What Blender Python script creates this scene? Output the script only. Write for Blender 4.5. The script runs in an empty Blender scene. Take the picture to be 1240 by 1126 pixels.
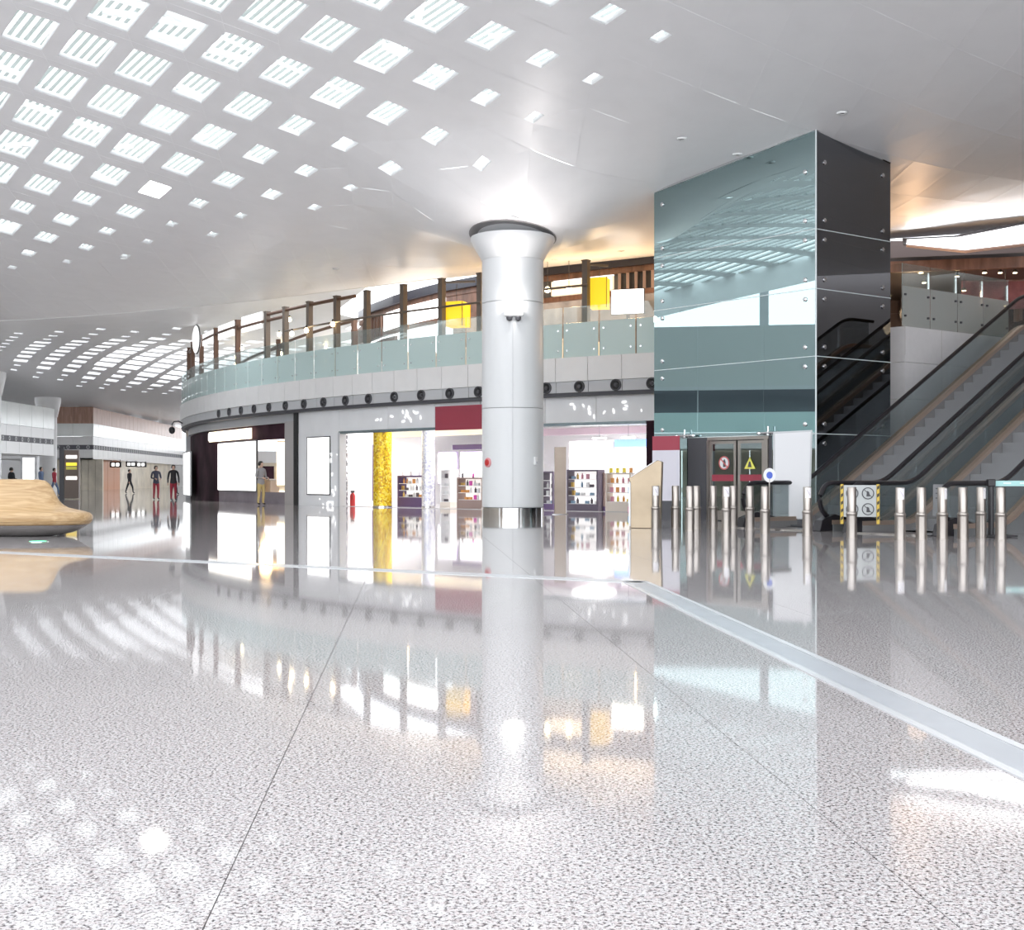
import bpy, bmesh, math, random
from mathutils import Vector, Matrix
random.seed(7)
S = bpy.context.scene
COL = S.collection
# ------------------------------------------------------------------ camera, world, exposure
F = 1500.0            # focal length in pixels of the 1240-wide frame
EYE = 1.05
cd = bpy.data.cameras.new('camera'); cam = bpy.data.objects.new('camera', cd); COL.objects.link(cam)
cam.location = (0, 0, EYE); cam.rotation_euler = (math.pi/2, 0, 0)
cd.sensor_fit = 'HORIZONTAL'; cd.sensor_width = 36.0; cd.lens = 36.0*F/1240.0
cd.shift_y = 17.0/1240.0; cd.clip_end = 600
S.camera = cam
S.view_settings.view_transform = 'Standard'; S.view_settings.look = 'None'
S.view_settings.exposure = 1.42; S.view_settings.gamma = 1.0
S.view_settings.use_curve_mapping = False
w = bpy.data.worlds.new('overcast_sky'); S.world = w; w.use_nodes = True
w.node_tree.nodes['Background'].inputs[0].default_value = (0.93, 0.965, 1.0, 1)
w.node_tree.nodes['Background'].inputs[1].default_value = 1.25

# ------------------------------------------------------------------ materials
MATS = {}
def mat(name, col=(.8, .8, .8), rough=.5, metal=0., emit=None, es=0., alpha=1., var=0., vscale=6., bump=0., bscale=40., trans=0., spec=.5, stretch=None):
    if name in MATS: return MATS[name]
    m = bpy.data.materials.new(name); m.use_nodes = True; nt = m.node_tree
    b = nt.nodes['Principled BSDF']
    c = (*col, 1)
    b.inputs['Base Color'].default_value = c; b.inputs['Roughness'].default_value = rough
    b.inputs['Metallic'].default_value = metal; b.inputs['Alpha'].default_value = alpha
    b.inputs['Transmission Weight'].default_value = trans; b.inputs['Specular IOR Level'].default_value = spec
    if emit: b.inputs['Emission Color'].default_value = (*emit, 1); b.inputs['Emission Strength'].default_value = es
    if var or bump:
        tc = nt.nodes.new('ShaderNodeTexCoord'); mp = nt.nodes.new('ShaderNodeMapping')
        nt.links.new(tc.outputs['Object'], mp.inputs[0])
        if stretch: mp.inputs['Scale'].default_value = stretch
        n = nt.nodes.new('ShaderNodeTexNoise'); n.inputs['Scale'].default_value = vscale; n.inputs['Detail'].default_value = 5
        nt.links.new(mp.outputs[0], n.inputs['Vector'])
        if var:
            r = nt.nodes.new('ShaderNodeValToRGB')
            r.color_ramp.elements[0].position = .3; r.color_ramp.elements[1].position = .7
            r.color_ramp.elements[0].color = tuple(max(0, x*(1-var)) for x in col)+(1,)
            r.color_ramp.elements[1].color = tuple(min(1, x*(1+var)) for x in col)+(1,)
            nt.links.new(n.outputs['Fac'], r.inputs[0]); nt.links.new(r.outputs[0], b.inputs['Base Color'])
        if bump:
            bp = nt.nodes.new('ShaderNodeBump'); bp.inputs['Strength'].default_value = bump; bp.inputs['Distance'].default_value = .01
            n2 = nt.nodes.new('ShaderNodeTexNoise'); n2.inputs['Scale'].default_value = bscale
            nt.links.new(mp.outputs[0], n2.inputs['Vector']); nt.links.new(n2.outputs['Fac'], bp.inputs['Height'])
            nt.links.new(bp.outputs[0], b.inputs['Normal'])
    MATS[name] = m; return m

def glassmat(name, gloss, tint, fac, rough=.0, edge=.35):
    """coated architectural glass: mirror share + tinted see-through share, more mirror at grazing angles"""
    if name in MATS: return MATS[name]
    m = bpy.data.materials.new(name); m.use_nodes = True; nt = m.node_tree
    for n in list(nt.nodes):
        if n.type == 'BSDF_PRINCIPLED': nt.nodes.remove(n)
    out = nt.nodes['Material Output']
    g = nt.nodes.new('ShaderNodeBsdfGlossy'); g.inputs['Color'].default_value = (*gloss, 1); g.inputs['Roughness'].default_value = rough
    t = nt.nodes.new('ShaderNodeBsdfTransparent'); t.inputs['Color'].default_value = (*tint, 1)
    fr = nt.nodes.new('ShaderNodeFresnel'); fr.inputs['IOR'].default_value = 1.5
    ad = nt.nodes.new('ShaderNodeMath'); ad.operation = 'MULTIPLY_ADD'; ad.use_clamp = True
    ad.inputs[1].default_value = edge; ad.inputs[2].default_value = fac
    nt.links.new(fr.outputs[0], ad.inputs[0])
    mx = nt.nodes.new('ShaderNodeMixShader'); nt.links.new(ad.outputs[0], mx.inputs[0])
    nt.links.new(t.outputs[0], mx.inputs[1]); nt.links.new(g.outputs[0], mx.inputs[2])
    nt.links.new(mx.outputs[0], out.inputs[0]); MATS[name] = m; return m

def granite():
    m = bpy.data.materials.new('polished_granite'); m.use_nodes = True; nt = m.node_tree; N = nt.nodes; L = nt.links
    b = N['Principled BSDF']; tc = N.new('ShaderNodeTexCoord')
    def ramp(src, stops):
        r = N.new('ShaderNodeValToRGB'); e = r.color_ramp.elements
        e[0].position, e[0].color = stops[0][0], (*stops[0][1], 1); e[1].position, e[1].color = stops[-1][0], (*stops[-1][1], 1)
        for p, c in stops[1:-1]:
            x = e.new(p); x.color = (*c, 1)
        L.new(src, r.inputs[0]); return r.outputs[0]
    def noise(sc, det=3., rgh=.6):
        n = N.new('ShaderNodeTexNoise'); n.inputs['Scale'].default_value = sc; n.inputs['Detail'].default_value = det; n.inputs['Roughness'].default_value = rgh
        L.new(tc.outputs['Object'], n.inputs['Vector']); return n.outputs['Fac']
    base = ramp(noise(130, 2), [(.36, (.385, .37, .37)), (.52, (.545, .53, .535)), (.68, (.67, .66, .665))])
    dark = ramp(noise(84, 2.5, .7), [(.36, (.10, .09, .10)), (.43, (.42, .40, .40)), (.485, (1, 1, 1))])
    pink = ramp(noise(50, 2), [(.40, (.90, .84, .83)), (.56, (1, 1, 1))])
    def mul(a, c):
        x = N.new('ShaderNodeMixRGB'); x.blend_type = 'MULTIPLY'; x.inputs[0].default_value = 1
        L.new(a, x.inputs[1]); L.new(c, x.inputs[2]); return x.outputs[0]
    L.new(mul(mul(base, dark), pink), b.inputs['Base Color'])
    b.inputs['Roughness'].default_value = .04; b.inputs['IOR'].default_value = 1.36
    MATS['granite'] = m; return m
GRANITE = granite()

def wood(name, c1, c2, scale=(.6, 9, 9), rough=.35):
    m = bpy.data.materials.new(name); m.use_nodes = True; nt = m.node_tree; N = nt.nodes; L = nt.links
    b = N['Principled BSDF']; tc = N.new('ShaderNodeTexCoord'); mp = N.new('ShaderNodeMapping'); mp.inputs['Scale'].default_value = scale
    n = N.new('ShaderNodeTexNoise'); n.inputs['Scale'].default_value = 2.2; n.inputs['Detail'].default_value = 6; n.inputs['Distortion'].default_value = .6
    r = N.new('ShaderNodeValToRGB'); r.color_ramp.elements[0].position = .32; r.color_ramp.elements[1].position = .7
    r.color_ramp.elements[0].color = (*c1, 1); r.color_ramp.elements[1].color = (*c2, 1)
    L.new(tc.outputs['Object'], mp.inputs[0]); L.new(mp.outputs[0], n.inputs['Vector']); L.new(n.outputs['Fac'], r.inputs[0]); L.new(r.outputs[0], b.inputs['Base Color'])
    b.inputs['Roughness'].default_value = rough; MATS[name] = m; return m

M_ceil = mat('ceiling_white', (.93, .93, .94), .38, var=.02, vscale=1.5)
M_reveal = mat('reveal_white', (.93, .94, .94), .5)
M_truss = mat('truss_white', (.93, .94, .94), .5)
M_louver = mat('louver_grey', (.70, .73, .72), .6)
def make_translucent(m, col, fac):                                      # frosted slats that let daylight through
    nt = m.node_tree; b = nt.nodes['Principled BSDF']; t = nt.nodes.new('ShaderNodeBsdfTranslucent'); t.inputs[0].default_value = (*col, 1)
    mx = nt.nodes.new('ShaderNodeMixShader'); mx.inputs[0].default_value = fac; nt.links.new(b.outputs[0], mx.inputs[1]); nt.links.new(t.outputs[0], mx.inputs[2]); nt.links.new(mx.outputs[0], nt.nodes['Material Output'].inputs[0])
make_translucent(M_louver, (.46, .49, .48), .6)
M_white = mat('panel_white', (.90, .90, .90), .35, var=.02, vscale=2)
M_store = mat('storefront_white', (.86, .87, .89), .3, var=.03, vscale=1.2)
M_ventgrey = mat('vent_grey', (.58, .59, .61), .4)
M_black = mat('black_matte', (.02, .02, .022), .45)
M_rubber = mat('black_rubber', (.018, .016, .02), .3)
M_steel = mat('brushed_steel', (.44, .40, .37), .33, 1., var=.08, vscale=3, stretch=(30, 30, 1))
M_steelmirror = mat('polished_steel', (.72, .72, .73), .12, 1.)
M_bronze = mat('bronze_deck', (.50, .38, .31), .35, .6)
M_dark = mat('dark_grey', (.08, .08, .09), .5)
M_postsq = mat('post_bronze', (.15, .125, .105), .4, .3)
M_rust = mat('rust_brown_steel', (.14, .075, .05), .45, .2)
M_frost = mat('frosted_teal_glass', (.62, .79, .78), .18, alpha=.93)
M_clear = glassmat('clear_glass', (.8, .87, .87), (.93, .96, .955), .03, edge=.4)
M_escglass = glassmat('balustrade_glass', (.7, .75, .77), (.88, .91, .91), .05, edge=.4)
M_liftglass = glassmat('lift_glass', (.52, .68, .69), (.26, .33, .34), .58, edge=.3)
M_sideglass = glassmat('lift_side_glass', (.48, .49, .52), (.26, .28, .31), .42, edge=.45)
M_joint = mat('glass_joint', (.75, .82, .83), .3)
M_light = mat('lightbox_white', (1, 1, 1), .5, emit=(1, .99, .98), es=1.2)
M_lightwarm = mat('lightbox_warm', (1, .95, .85), .5, emit=(1, .86, .62), es=.8)
M_lantern = mat('lantern_yellow', (.95, .62, .03), .6, emit=(1., .60, .02), es=.32)
M_bulb = mat('bulb_glow', (1, .9, .7), .4, emit=(1., .78, .45), es=9.)
M_lamp = mat('lamp_glow', (1, 1, 1), .4, emit=(1, .98, .95), es=12.)
M_burg = mat('burgundy_sign', (.36, .045, .075), .4)
M_purple = mat('purple_band', (.13, .08, .19), .4)
M_maroon = mat('dark_plum', (.05, .025, .035), .6, var=.5, vscale=.8, spec=.03)
M_mosaic = None
M_stone = mat('beige_stone', (.74, .67, .55), .35, var=.2, vscale=.7)
M_woodwall = wood('red_brown_wood_panels', (.36, .19, .13), (.55, .33, .25), (3, 3, .3))
M_wood = wood('bench_oak', (.42, .26, .12), (.62, .44, .25), (.5, 6, 10))
M_brownwood = wood('brown_wood', (.12, .06, .04), (.25, .13, .09), (2, 2, .4))
M_cream = mat('cream_wall', (.82, .70, .52), .6)
M_red = mat('red_plastic', (.55, .03, .03), .4)
M_step = mat('step_grey', (.24, .24, .25), .5, .1)
M_skin = mat('skin', (.60, .40, .31), .6)
M_hair = mat('hair_black', (.015, .012, .012), .5)

# ------------------------------------------------------------------ helpers
def at(x, y, d): return Vector(((x-620)*d/F, d, EYE+(580-y)*d/F))      # a pixel of the photo at depth d
def gnd(x, y): d = F*EYE/(y-580.0); return Vector(((x-620)*d/F, d, 0))
def link(name, me, m=None, parent=None, smooth=False):
    o = bpy.data.objects.new(name, me); COL.objects.link(o)
    if m is not None and not me.materials: me.materials.append(m)
    if smooth:
        for p in me.polygons: p.use_smooth = True
    if parent: o.parent = parent
    return o
def tag(o, label=None, cat=None, group=None, kind=None):
    if label: o['label'] = label
    if cat: o['category'] = cat
    if group: o['group'] = group
    if kind: o['kind'] = kind
    return o
def empty(name, label=None, cat=None, group=None, kind=None, loc=(0, 0, 0), rz=0.):
    o = bpy.data.objects.new(name, None); COL.objects.link(o); o.empty_display_size = .1
    o.location = loc; o.rotation_euler = (0, 0, rz); return tag(o, label, cat, group, kind)
class MB:
    def __init__(s): s.v = []; s.f = []
    def add(s, vs, fs):
        n = len(s.v); s.v += [tuple(p) for p in vs]; s.f += [tuple(i+n for i in f) for f in fs]; return s
    def box(s, c, size, rz=0., mtx=None):
        x, y, z = [k/2 for k in size]; R = mtx or Matrix.Rotation(rz, 3, 'Z'); c = Vector(c)
        vs = [c+R @ Vector((sx*x, sy*y, sz*z)) for sz in (-1, 1) for sx, sy in ((-1, -1), (1, -1), (1, 1), (-1, 1))]
        return s.add(vs, [(3, 2, 1, 0), (4, 5, 6, 7), (0, 1, 5, 4), (1, 2, 6, 5), (2, 3, 7, 6), (3, 0, 4, 7)])
    def bar(s, a, b, wd, hg=None, up=(0, 0, 1)):
        a = Vector(a); b = Vector(b); d = (b-a); ln = d.length; d.normalize(); u = Vector(up)
        if abs(d.dot(u)) > .99: u = Vector((1, 0, 0))
        r = d.cross(u).normalized(); u = r.cross(d)
        M3 = Matrix((d, r, u)).transposed()
        return s.box((a+b)/2, (ln, wd, hg or wd), mtx=M3)
    def tube(s, pts, r, n=8, closed=False):
        pts = [Vector(p) for p in pts]; rs = r if isinstance(r, (list, tuple)) else [r]*len(pts); vs = []; N = len(pts)
        for i, p in enumerate(pts):
            t = (pts[min(i+1, N-1)]-pts[max(i-1, 0)]).normalized()
            u = Vector((0, 0, 1)) if abs(t.z) < .95 else Vector((1, 0, 0))
            a = t.cross(u).normalized(); b = a.cross(t)
            vs += [p+rs[i]*(math.cos(k*2*math.pi/n)*a+math.sin(k*2*math.pi/n)*b) for k in range(n)]
        fs = [(i*n+k, i*n+(k+1) % n, (i+1)*n+(k+1) % n, (i+1)*n+k) for i in range(N-1) for k in range(n)]
        fs += [tuple(range(n-1, -1, -1)), tuple((N-1)*n+k for k in range(n))]
        return s.add(vs, fs)
    def lathe(s, c, prof, n=24, a0=0., a1=2*math.pi, caps=True):
        c = Vector(c); full = abs(a1-a0-2*math.pi) < 1e-6; m = n if full else n+1
        vs = [c+Vector((r*math.cos(a0+(a1-a0)*k/n), r*math.sin(a0+(a1-a0)*k/n), z)) for r, z in prof for k in range(m)]
        fs = []
        for i in range(len(prof)-1):
            for k in range(n):
                k2 = (k+1) % m; fs.append((i*m+k, i*m+k2, (i+1)*m+k2, (i+1)*m+k))
        if full and caps: fs += [tuple(range(m-1, -1, -1)), tuple((len(prof)-1)*m+k for k in range(m))]
        return s.add(vs, fs)
    def prism(s, poly, off):
        poly = [Vector(p) for p in poly]; off = Vector(off); n = len(poly)
        return s.add(poly+[p+off for p in poly], [tuple(range(n-1, -1, -1)), tuple(range(n, 2*n))]+[(i, (i+1) % n, n+(i+1) % n, n+i) for i in range(n)])
    def strip(s, pts, z0, z1, thick, side):
        """vertical wall along plan points; side = outward plan normals; thickness goes inward"""
        n = len(pts); vs = []
        for p, nn in zip(pts, side):
            q = (p[0]-nn[0]*thick, p[1]-nn[1]*thick)
            vs += [(p[0], p[1], z0), (p[0], p[1], z1), (q[0], q[1], z1), (q[0], q[1], z0)]
        fs = []
        for i in range(n-1):
            a = i*4; b = a+4
            for k in range(4): fs.append((a+k, b+k, b+(k+1) % 4, a+(k+1) % 4))
        fs += [(3, 2, 1, 0), tuple((n-1)*4+k for k in range(4))]
        return s.add(vs, fs)
    def build(s, name, m, parent=None, smooth=False, bevel=0., recalc=True):
        me = bpy.data.meshes.new(name); me.from_pydata(s.v, [], s.f)
        if recalc:
            bm = bmesh.new(); bm.from_mesh(me); bmesh.ops.recalc_face_normals(bm, faces=bm.faces); bm.to_mesh(me); bm.free()
        o = link(name, me, m, parent)
        if smooth:
            me.shade_smooth() if hasattr(me, 'shade_smooth') else None
            bm = bmesh.new(); bm.from_mesh(me)
            for e in bm.edges:
                if len(e.link_faces) == 2 and e.calc_face_angle(0) > .7: e.smooth = False
            bm.to_mesh(me); bm.free()
        if bevel:
            b = o.modifiers.new('bevel', 'BEVEL'); b.width = bevel; b.segments = 2; b.limit_method = 'ANGLE'
        return o
def copy_tree(o, parent=None):
    c = o.copy(); COL.objects.link(c); c.parent = parent
    for ch in o.children: copy_tree(ch, c)
    return c
def lamp(name, kind, loc, energy, color=(1, 1, 1), size=.3, rot=None, parent=None, **kw):
    l = bpy.data.lights.new(name, kind); l.energy = energy; l.color = color
    if kind == 'AREA': l.size = size
    elif kind in ('POINT', 'SPOT'): l.shadow_soft_size = size
    for k, v in kw.items(): setattr(l, k, v)
    o = bpy.data.objects.new(name, l); COL.objects.link(o); o.location = loc
    if rot: o.rotation_euler = rot
    if parent: o.parent = parent
    return o
def interp(xs, ys, x):
    if x <= xs[0]: return ys[0]
    for i in range(len(xs)-1):
        if x <= xs[i+1]: return ys[i]+(ys[i+1]-ys[i])*(x-xs[i])/(xs[i+1]-xs[i])
    return ys[-1]

# ------------------------------------------------------------------ the wavy ceiling
CC = [[float(k) for k in row.split()] for row in """19.03 18.09 17.15 16.19 15.21 14.20 13.16 12.07 10.92 9.75 8.64 7.66 6.85 6.19 5.62
18.53 17.60 16.67 15.73 14.77 13.79 12.78 11.73 10.61 9.45 8.35 7.42 6.71 6.15 5.68
18.02 17.11 16.18 15.25 14.31 13.35 12.38 11.39 10.30 9.12 8.01 7.17 6.59 6.18 5.83
17.50 16.59 15.69 14.77 13.84 12.89 11.94 11.00 9.95 8.72 7.63 6.93 6.55 6.33 6.13
16.96 16.07 15.17 14.27 13.34 12.40 11.44 10.51 9.40 8.04 7.23 6.94 6.81 6.72 6.64
16.40 15.52 14.64 13.75 12.85 11.92 10.98 10.02 8.67 7.37 7.09 7.23 7.31 7.33 7.34
15.81 14.95 14.09 13.22 12.33 11.41 10.43 9.26 7.87 7.16 7.38 7.76 7.94 8.05 8.13
15.21 14.36 13.51 12.65 11.79 10.89 9.85 8.46 7.37 7.19 7.68 8.25 8.55 8.74 8.92
14.59 13.75 12.90 12.05 11.19 10.29 9.24 7.95 7.31 7.41 7.97 8.59 9.04 9.36 9.64
13.98 13.14 12.29 11.43 10.54 9.61 8.59 7.63 7.39 7.77 8.45 9.06 9.54 9.93 10.28
13.39 12.55 11.71 10.86 10.00 9.13 8.31 7.71 7.69 8.17 8.88 9.49 10.00 10.44 10.85
12.83 12.01 11.19 10.37 9.58 8.85 8.24 7.91 8.03 8.52 9.20 9.84 10.38 10.87 11.33
12.30 11.51 10.72 9.97 9.27 8.67 8.24 8.10 8.30 8.80 9.46 10.12 10.71 11.24 11.75
11.81 11.04 10.30 9.61 9.00 8.53 8.26 8.25 8.53 9.05 9.71 10.38 11.01 11.59 12.14""".split('\n')]
COLX, COLY = 0.02, 34.2
def bsw(u): return ((1-u)**3/6, (3*u**3-6*u*u+4)/6, (-3*u**3+3*u*u+3*u+1)/6, u**3/6)
def ceil_z(X, Y):
    s = min(max((X+35)/5, 1), 11.999); t = min(max((Y+5)/5, 1), 12.999); i = int(s); j = int(t); wx = bsw(s-i); wy = bsw(t-j)
    z = sum(wx[a]*wy[b]*CC[i-1+a][j-1+b] for a in range(4) for b in range(4))
    r2 = (X-COLX)**2+(Y-COLY)**2
    r = max(0, math.sqrt(r2)-1.2)
    return EYE+z-1.0*math.exp(-r*r/4.)                                  # drawn down into a funnel over the column
LIPX = [-36, -21.9, -18, -14.3, -9.7, -5.9, -2.6, 1.3, 5.2, 9.7, 13.8, 19, 40]
LIPY = [54, 53, 52, 51, 50, 49, 48, 47, 46, 45.5, 45, 46, 48]
def lip(X): return interp(LIPX, LIPY, X)
LO = Vector((-4.024, 27.232)); LA = Vector((1.1371, .548)); LB = Vector((-1.2819, 1.7876))
IMAX = {2: 4, 3: 3, 4: 3, 5: 2, 6: 2, 7: 1, 8: 1, 9: 0, 10: -1}
HOLE = {(1, 0): .6, (0, 0): .61, (-1, 0): .71, (1, -1): .61, (2, -1): .47, (1, 1): .61, (0, 1): .6, (-1, 1): .71, (1, 2): .44, (2, 2): .32, (3, 2): .3, (4, 2): 0,
        (0, 5): .48, (-1, 5): .6, (-1, 4): .71, (-2, 4): .71, (0, 3): .6, (-1, 3): .66, (-1, 2): .61, (0, 2): .61, (0, 4): .61, (-1, 6): .46, (-2, 6): .6, (1, 6): .2, (2, 6): .2, (-2, 7): .45, (-1, 7): .46, (-1, 8): .46, (-1, 9): .31}
def hole(i, j):
    if (i, j) in HOLE: return HOLE[(i, j)]
    mx = IMAX.get(j, 4 if -6 <= j < 2 else (4+(-6-j)//2 if j < -6 else -1-(j-10)))
    if j < -4: mx = min(mx, 4)
    m = mx-i
    return 0. if m < 0 else (.2, .31, .46, .6, .61)[m] if m < 5 else .71
def lat(s, t): return LO+LA*s+LB*t
def onc(s, t, up=0.): p = lat(s, t); return Vector((p.x, p.y, ceil_z(p.x, p.y)+up))
ceiling = empty('ceiling', 'white wavy ceiling of panels pierced by diamond skylights', kind='structure')
def inview(p): 
    if p.y < 3: return False
    x = 620+F*p.x/p.y; y = 580-F*(p.z-EYE)/p.y; return -40 < x < 1280 and -40 < y < 460
g = .007
panels = []
for j in range(-22, 22):
    for i in range(-40, 40):
        c = lat(i+.5, j)
        if not (-36 < c.x < 29 and -4 < c.y < 56): continue
        h0 = hole(i, j)/2; h1 = hole(i+1, j)/2
        def pieces(e):                                                   # three convex pieces around the two half openings
            P0, P1, P2, P3 = (i-.5+e, j-.5+e), (i+.5-e, j-.5+e), (i+1.5-e, j+.5-e), (i+.5+e, j+.5-e)
            Q0, Q1, Q2 = (i+1-h1-e, j-h1), (i+1-h1, j+h1), (i+1+h1-e, j+h1); R0, R1, R2 = (i+h0+e, j+h0), (i+h0, j-h0), (i-h0+e, j-h0)
            if not h0 and not h1: return [[P0, P1, P2, P3]]
            mid = [P1]+([Q0, Q1] if h1 else [(i+1-e, j)])+[P3]+([R0, R1] if h0 else [(i+e, j)])
            return [[P0, P1]+([R1, R2] if h0 else [(i+e, j)]), mid, [P3]+([Q1, Q2] if h1 else [(i+1-e, j)])+[P2]]
        both = []
        for e in (g*.5, 0.):
            out_p = []
            for pc in pieces(e):
                pts = [lat(*q) for q in pc]
                if c.y > 40:                                            # cut along the lip of the wave
                    X0 = c.x-1.2; X1 = c.x+1.2; A = Vector((X0, lip(X0))); D = Vector((X1, lip(X1)))-A
                    sd = [D.x*(p.y-A.y)-D.y*(p.x-A.x) for p in pts]; out = []
                    for k in range(len(pts)):
                        p, q = pts[k-1], pts[k]; sa, sb = sd[k-1], sd[k]
                        if (sa <= 0) != (sb <= 0): out.append(p+(q-p)*(sa/(sa-sb)))
                        if sb <= 0: out.append(q)
                    pts = out
                if len(pts) >= 3: out_p.append([(p.x, p.y, ceil_z(p.x, p.y)) for p in pts])
            both.append(out_p)
        if both[0] and both[1]: panels.append((c, both))
vis = [k for k in panels if inview(Vector((k[0].x, k[0].y, ceil_z(k[0].x, k[0].y))))]
vis.sort(key=lambda k: k[0].y)
own = vis[:290]; ownids = set(id(k) for k in own)
def panel_mesh(items, name):
    bm = bmesh.new()
    for _, (front, back) in items:
        for ps, z0, z1 in [(p, 0., .005) for p in front]+[(p, .005, .05) for p in back]:
            n = len(ps); lo = [bm.verts.new((p[0], p[1], p[2]+z0)) for p in ps]; hi = [bm.verts.new((p[0], p[1], p[2]+z1)) for p in ps]
            if n == 4 and math.hypot(_.x-COLX, _.y-COLY) < 8:
                G = 6; A_, B_, C_, D_ = [Vector(p[:2]) for p in ps]; gv = {}
                for u in range(G+1):
                    for v_ in range(G+1):
                        q = (A_.lerp(B_, u/G)).lerp(D_.lerp(C_, u/G), v_/G); gv[(u, v_)] = bm.verts.new((q.x, q.y, ceil_z(q.x, q.y)+z0))
                for u in range(G):
                    for v_ in range(G): bm.faces.new((gv[(u, v_)], gv[(u+1, v_)], gv[(u+1, v_+1)], gv[(u, v_+1)])).smooth = True
                for v_ in hi+lo: bm.verts.remove(v_)
                continue
            bm.faces.new(lo); bm.faces.new(hi[::-1])
            for k in range(n): bm.faces.new((lo[k], lo[(k+1) % n], hi[(k+1) % n], hi[k]))
    bmesh.ops.triangulate(bm, faces=[f for f in bm.faces if len(f.verts) > 4])
    bmesh.ops.recalc_face_normals(bm, faces=bm.faces)
    me = bpy.data.meshes.new(name); bm.to_mesh(me); bm.free(); return me
for k in own: link('ceiling_panel', panel_mesh([k], 'ceiling_panel'), M_ceil, ceiling)
tag(link('ceiling_panel_field', panel_mesh([k for k in panels if id(k) not in ownids], 'ceiling_panel_field'), M_ceil, ceiling), kind='stuff')
# deep white reveals of the diamond openings
def reveal(mb, i, j, h):
    h = h/2; t = .03; dep = .12
    inn = [(i-h, j-h), (i+h, j-h), (i+h, j+h), (i-h, j+h)]; out = [(i-h-t, j-h-t), (i+h+t, j-h-t), (i+h+t, j+h+t), (i-h-t, j+h+t)]
    vs = [onc(*p, .0) for p in inn]+[onc(*p, dep) for p in inn]+[onc(*p, dep) for p in out]+[onc(*p, .045) for p in out]
    fs = []
    for k in range(4):
        n = (k+1) % 4
        fs += [(k, n, 4+n, 4+k), (4+k, 4+n, 8+n, 8+k), (8+k, 8+n, 12+n, 12+k), (12+k, 12+n, n, k)]
    mb.add(vs, fs)
rest = MB(); nrev = 0
for j in range(-22, 22):
    for i in range(-40, 40):
        h = hole(i, j); c = onc(i, j)
        if h <= 0 or not (-35 < c.x < 29 and -3 < c.y < lip(c.x)-1.6): continue
        if inview(c) and nrev < 140:
            m = MB(); reveal(m, i, j, h); m.build('skylight_reveal', M_reveal, ceiling, recalc=False); nrev += 1
        else: reveal(rest, i, j, h)
tag(rest.build('skylight_reveal_field', M_reveal, ceiling, recalc=False), kind='stuff')
# roof trusses above the openings
rnd = random.Random(3)
for k in range(64):
    s = rnd.uniform(-7, 4.5); t = rnd.uniform(-3, 10); an = rnd.choice((.2, .75, 1.2, 1.75, 2.4)); ln = rnd.uniform(2.5, 6)
    c = onc(s, t, rnd.uniform(.75, 1.5)); d = Vector((math.cos(an), math.sin(an), rnd.uniform(-.2, .2)))*ln/2
    MB().tube([c-d, c+d], rnd.uniform(.05, .1), 8).build('roof_truss_tube', M_truss, ceiling, True)
for k in range(80):
    a = onc(-6+k*.16, -7, 1.9); b = onc(-6+k*.16-1.5, 12, 1.9)
    MB().bar(a, b, .105, .02).build('roof_louver', M_louver, ceiling)
ev = MB(); vs = []
for k in range(29):
    y = -4+k*2; zt_ = ceil_z(-35, y)+.3; vs += [(-35.4, y, zt_-1.7), (-35.4, y, zt_), (-35.5, y, zt_), (-35.5, y, zt_-1.7)]
ev.add(vs, [(k*4+e, k*4+4+e, k*4+4+(e+1) % 4, k*4+(e+1) % 4) for k in range(28) for e in range(4)]).build('eave_fascia', M_ceil, ceiling)
# bright trim along the lip
MB().tube([(x, lip(x), ceil_z(x, lip(x))+.02) for x in [-34+k*1.5 for k in range(36)]], .05, 6).build('lip_trim', M_reveal, ceiling)
# glowing panel added for the bright glint in one skylight opening
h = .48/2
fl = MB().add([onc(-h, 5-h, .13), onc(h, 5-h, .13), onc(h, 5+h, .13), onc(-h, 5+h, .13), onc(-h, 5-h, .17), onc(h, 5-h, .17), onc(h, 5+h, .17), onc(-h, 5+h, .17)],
              [(0, 1, 2, 3), (7, 6, 5, 4), (0, 4, 5, 1), (1, 5, 6, 2), (2, 6, 7, 3), (3, 7, 4, 0)]).build('glare_panel', mat('glare_white', (1, 1, 1), .5, emit=(1, .98, .95), es=6.))
tag(fl, 'added glowing square panel standing for the glint in one ceiling opening', 'light')
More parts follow.
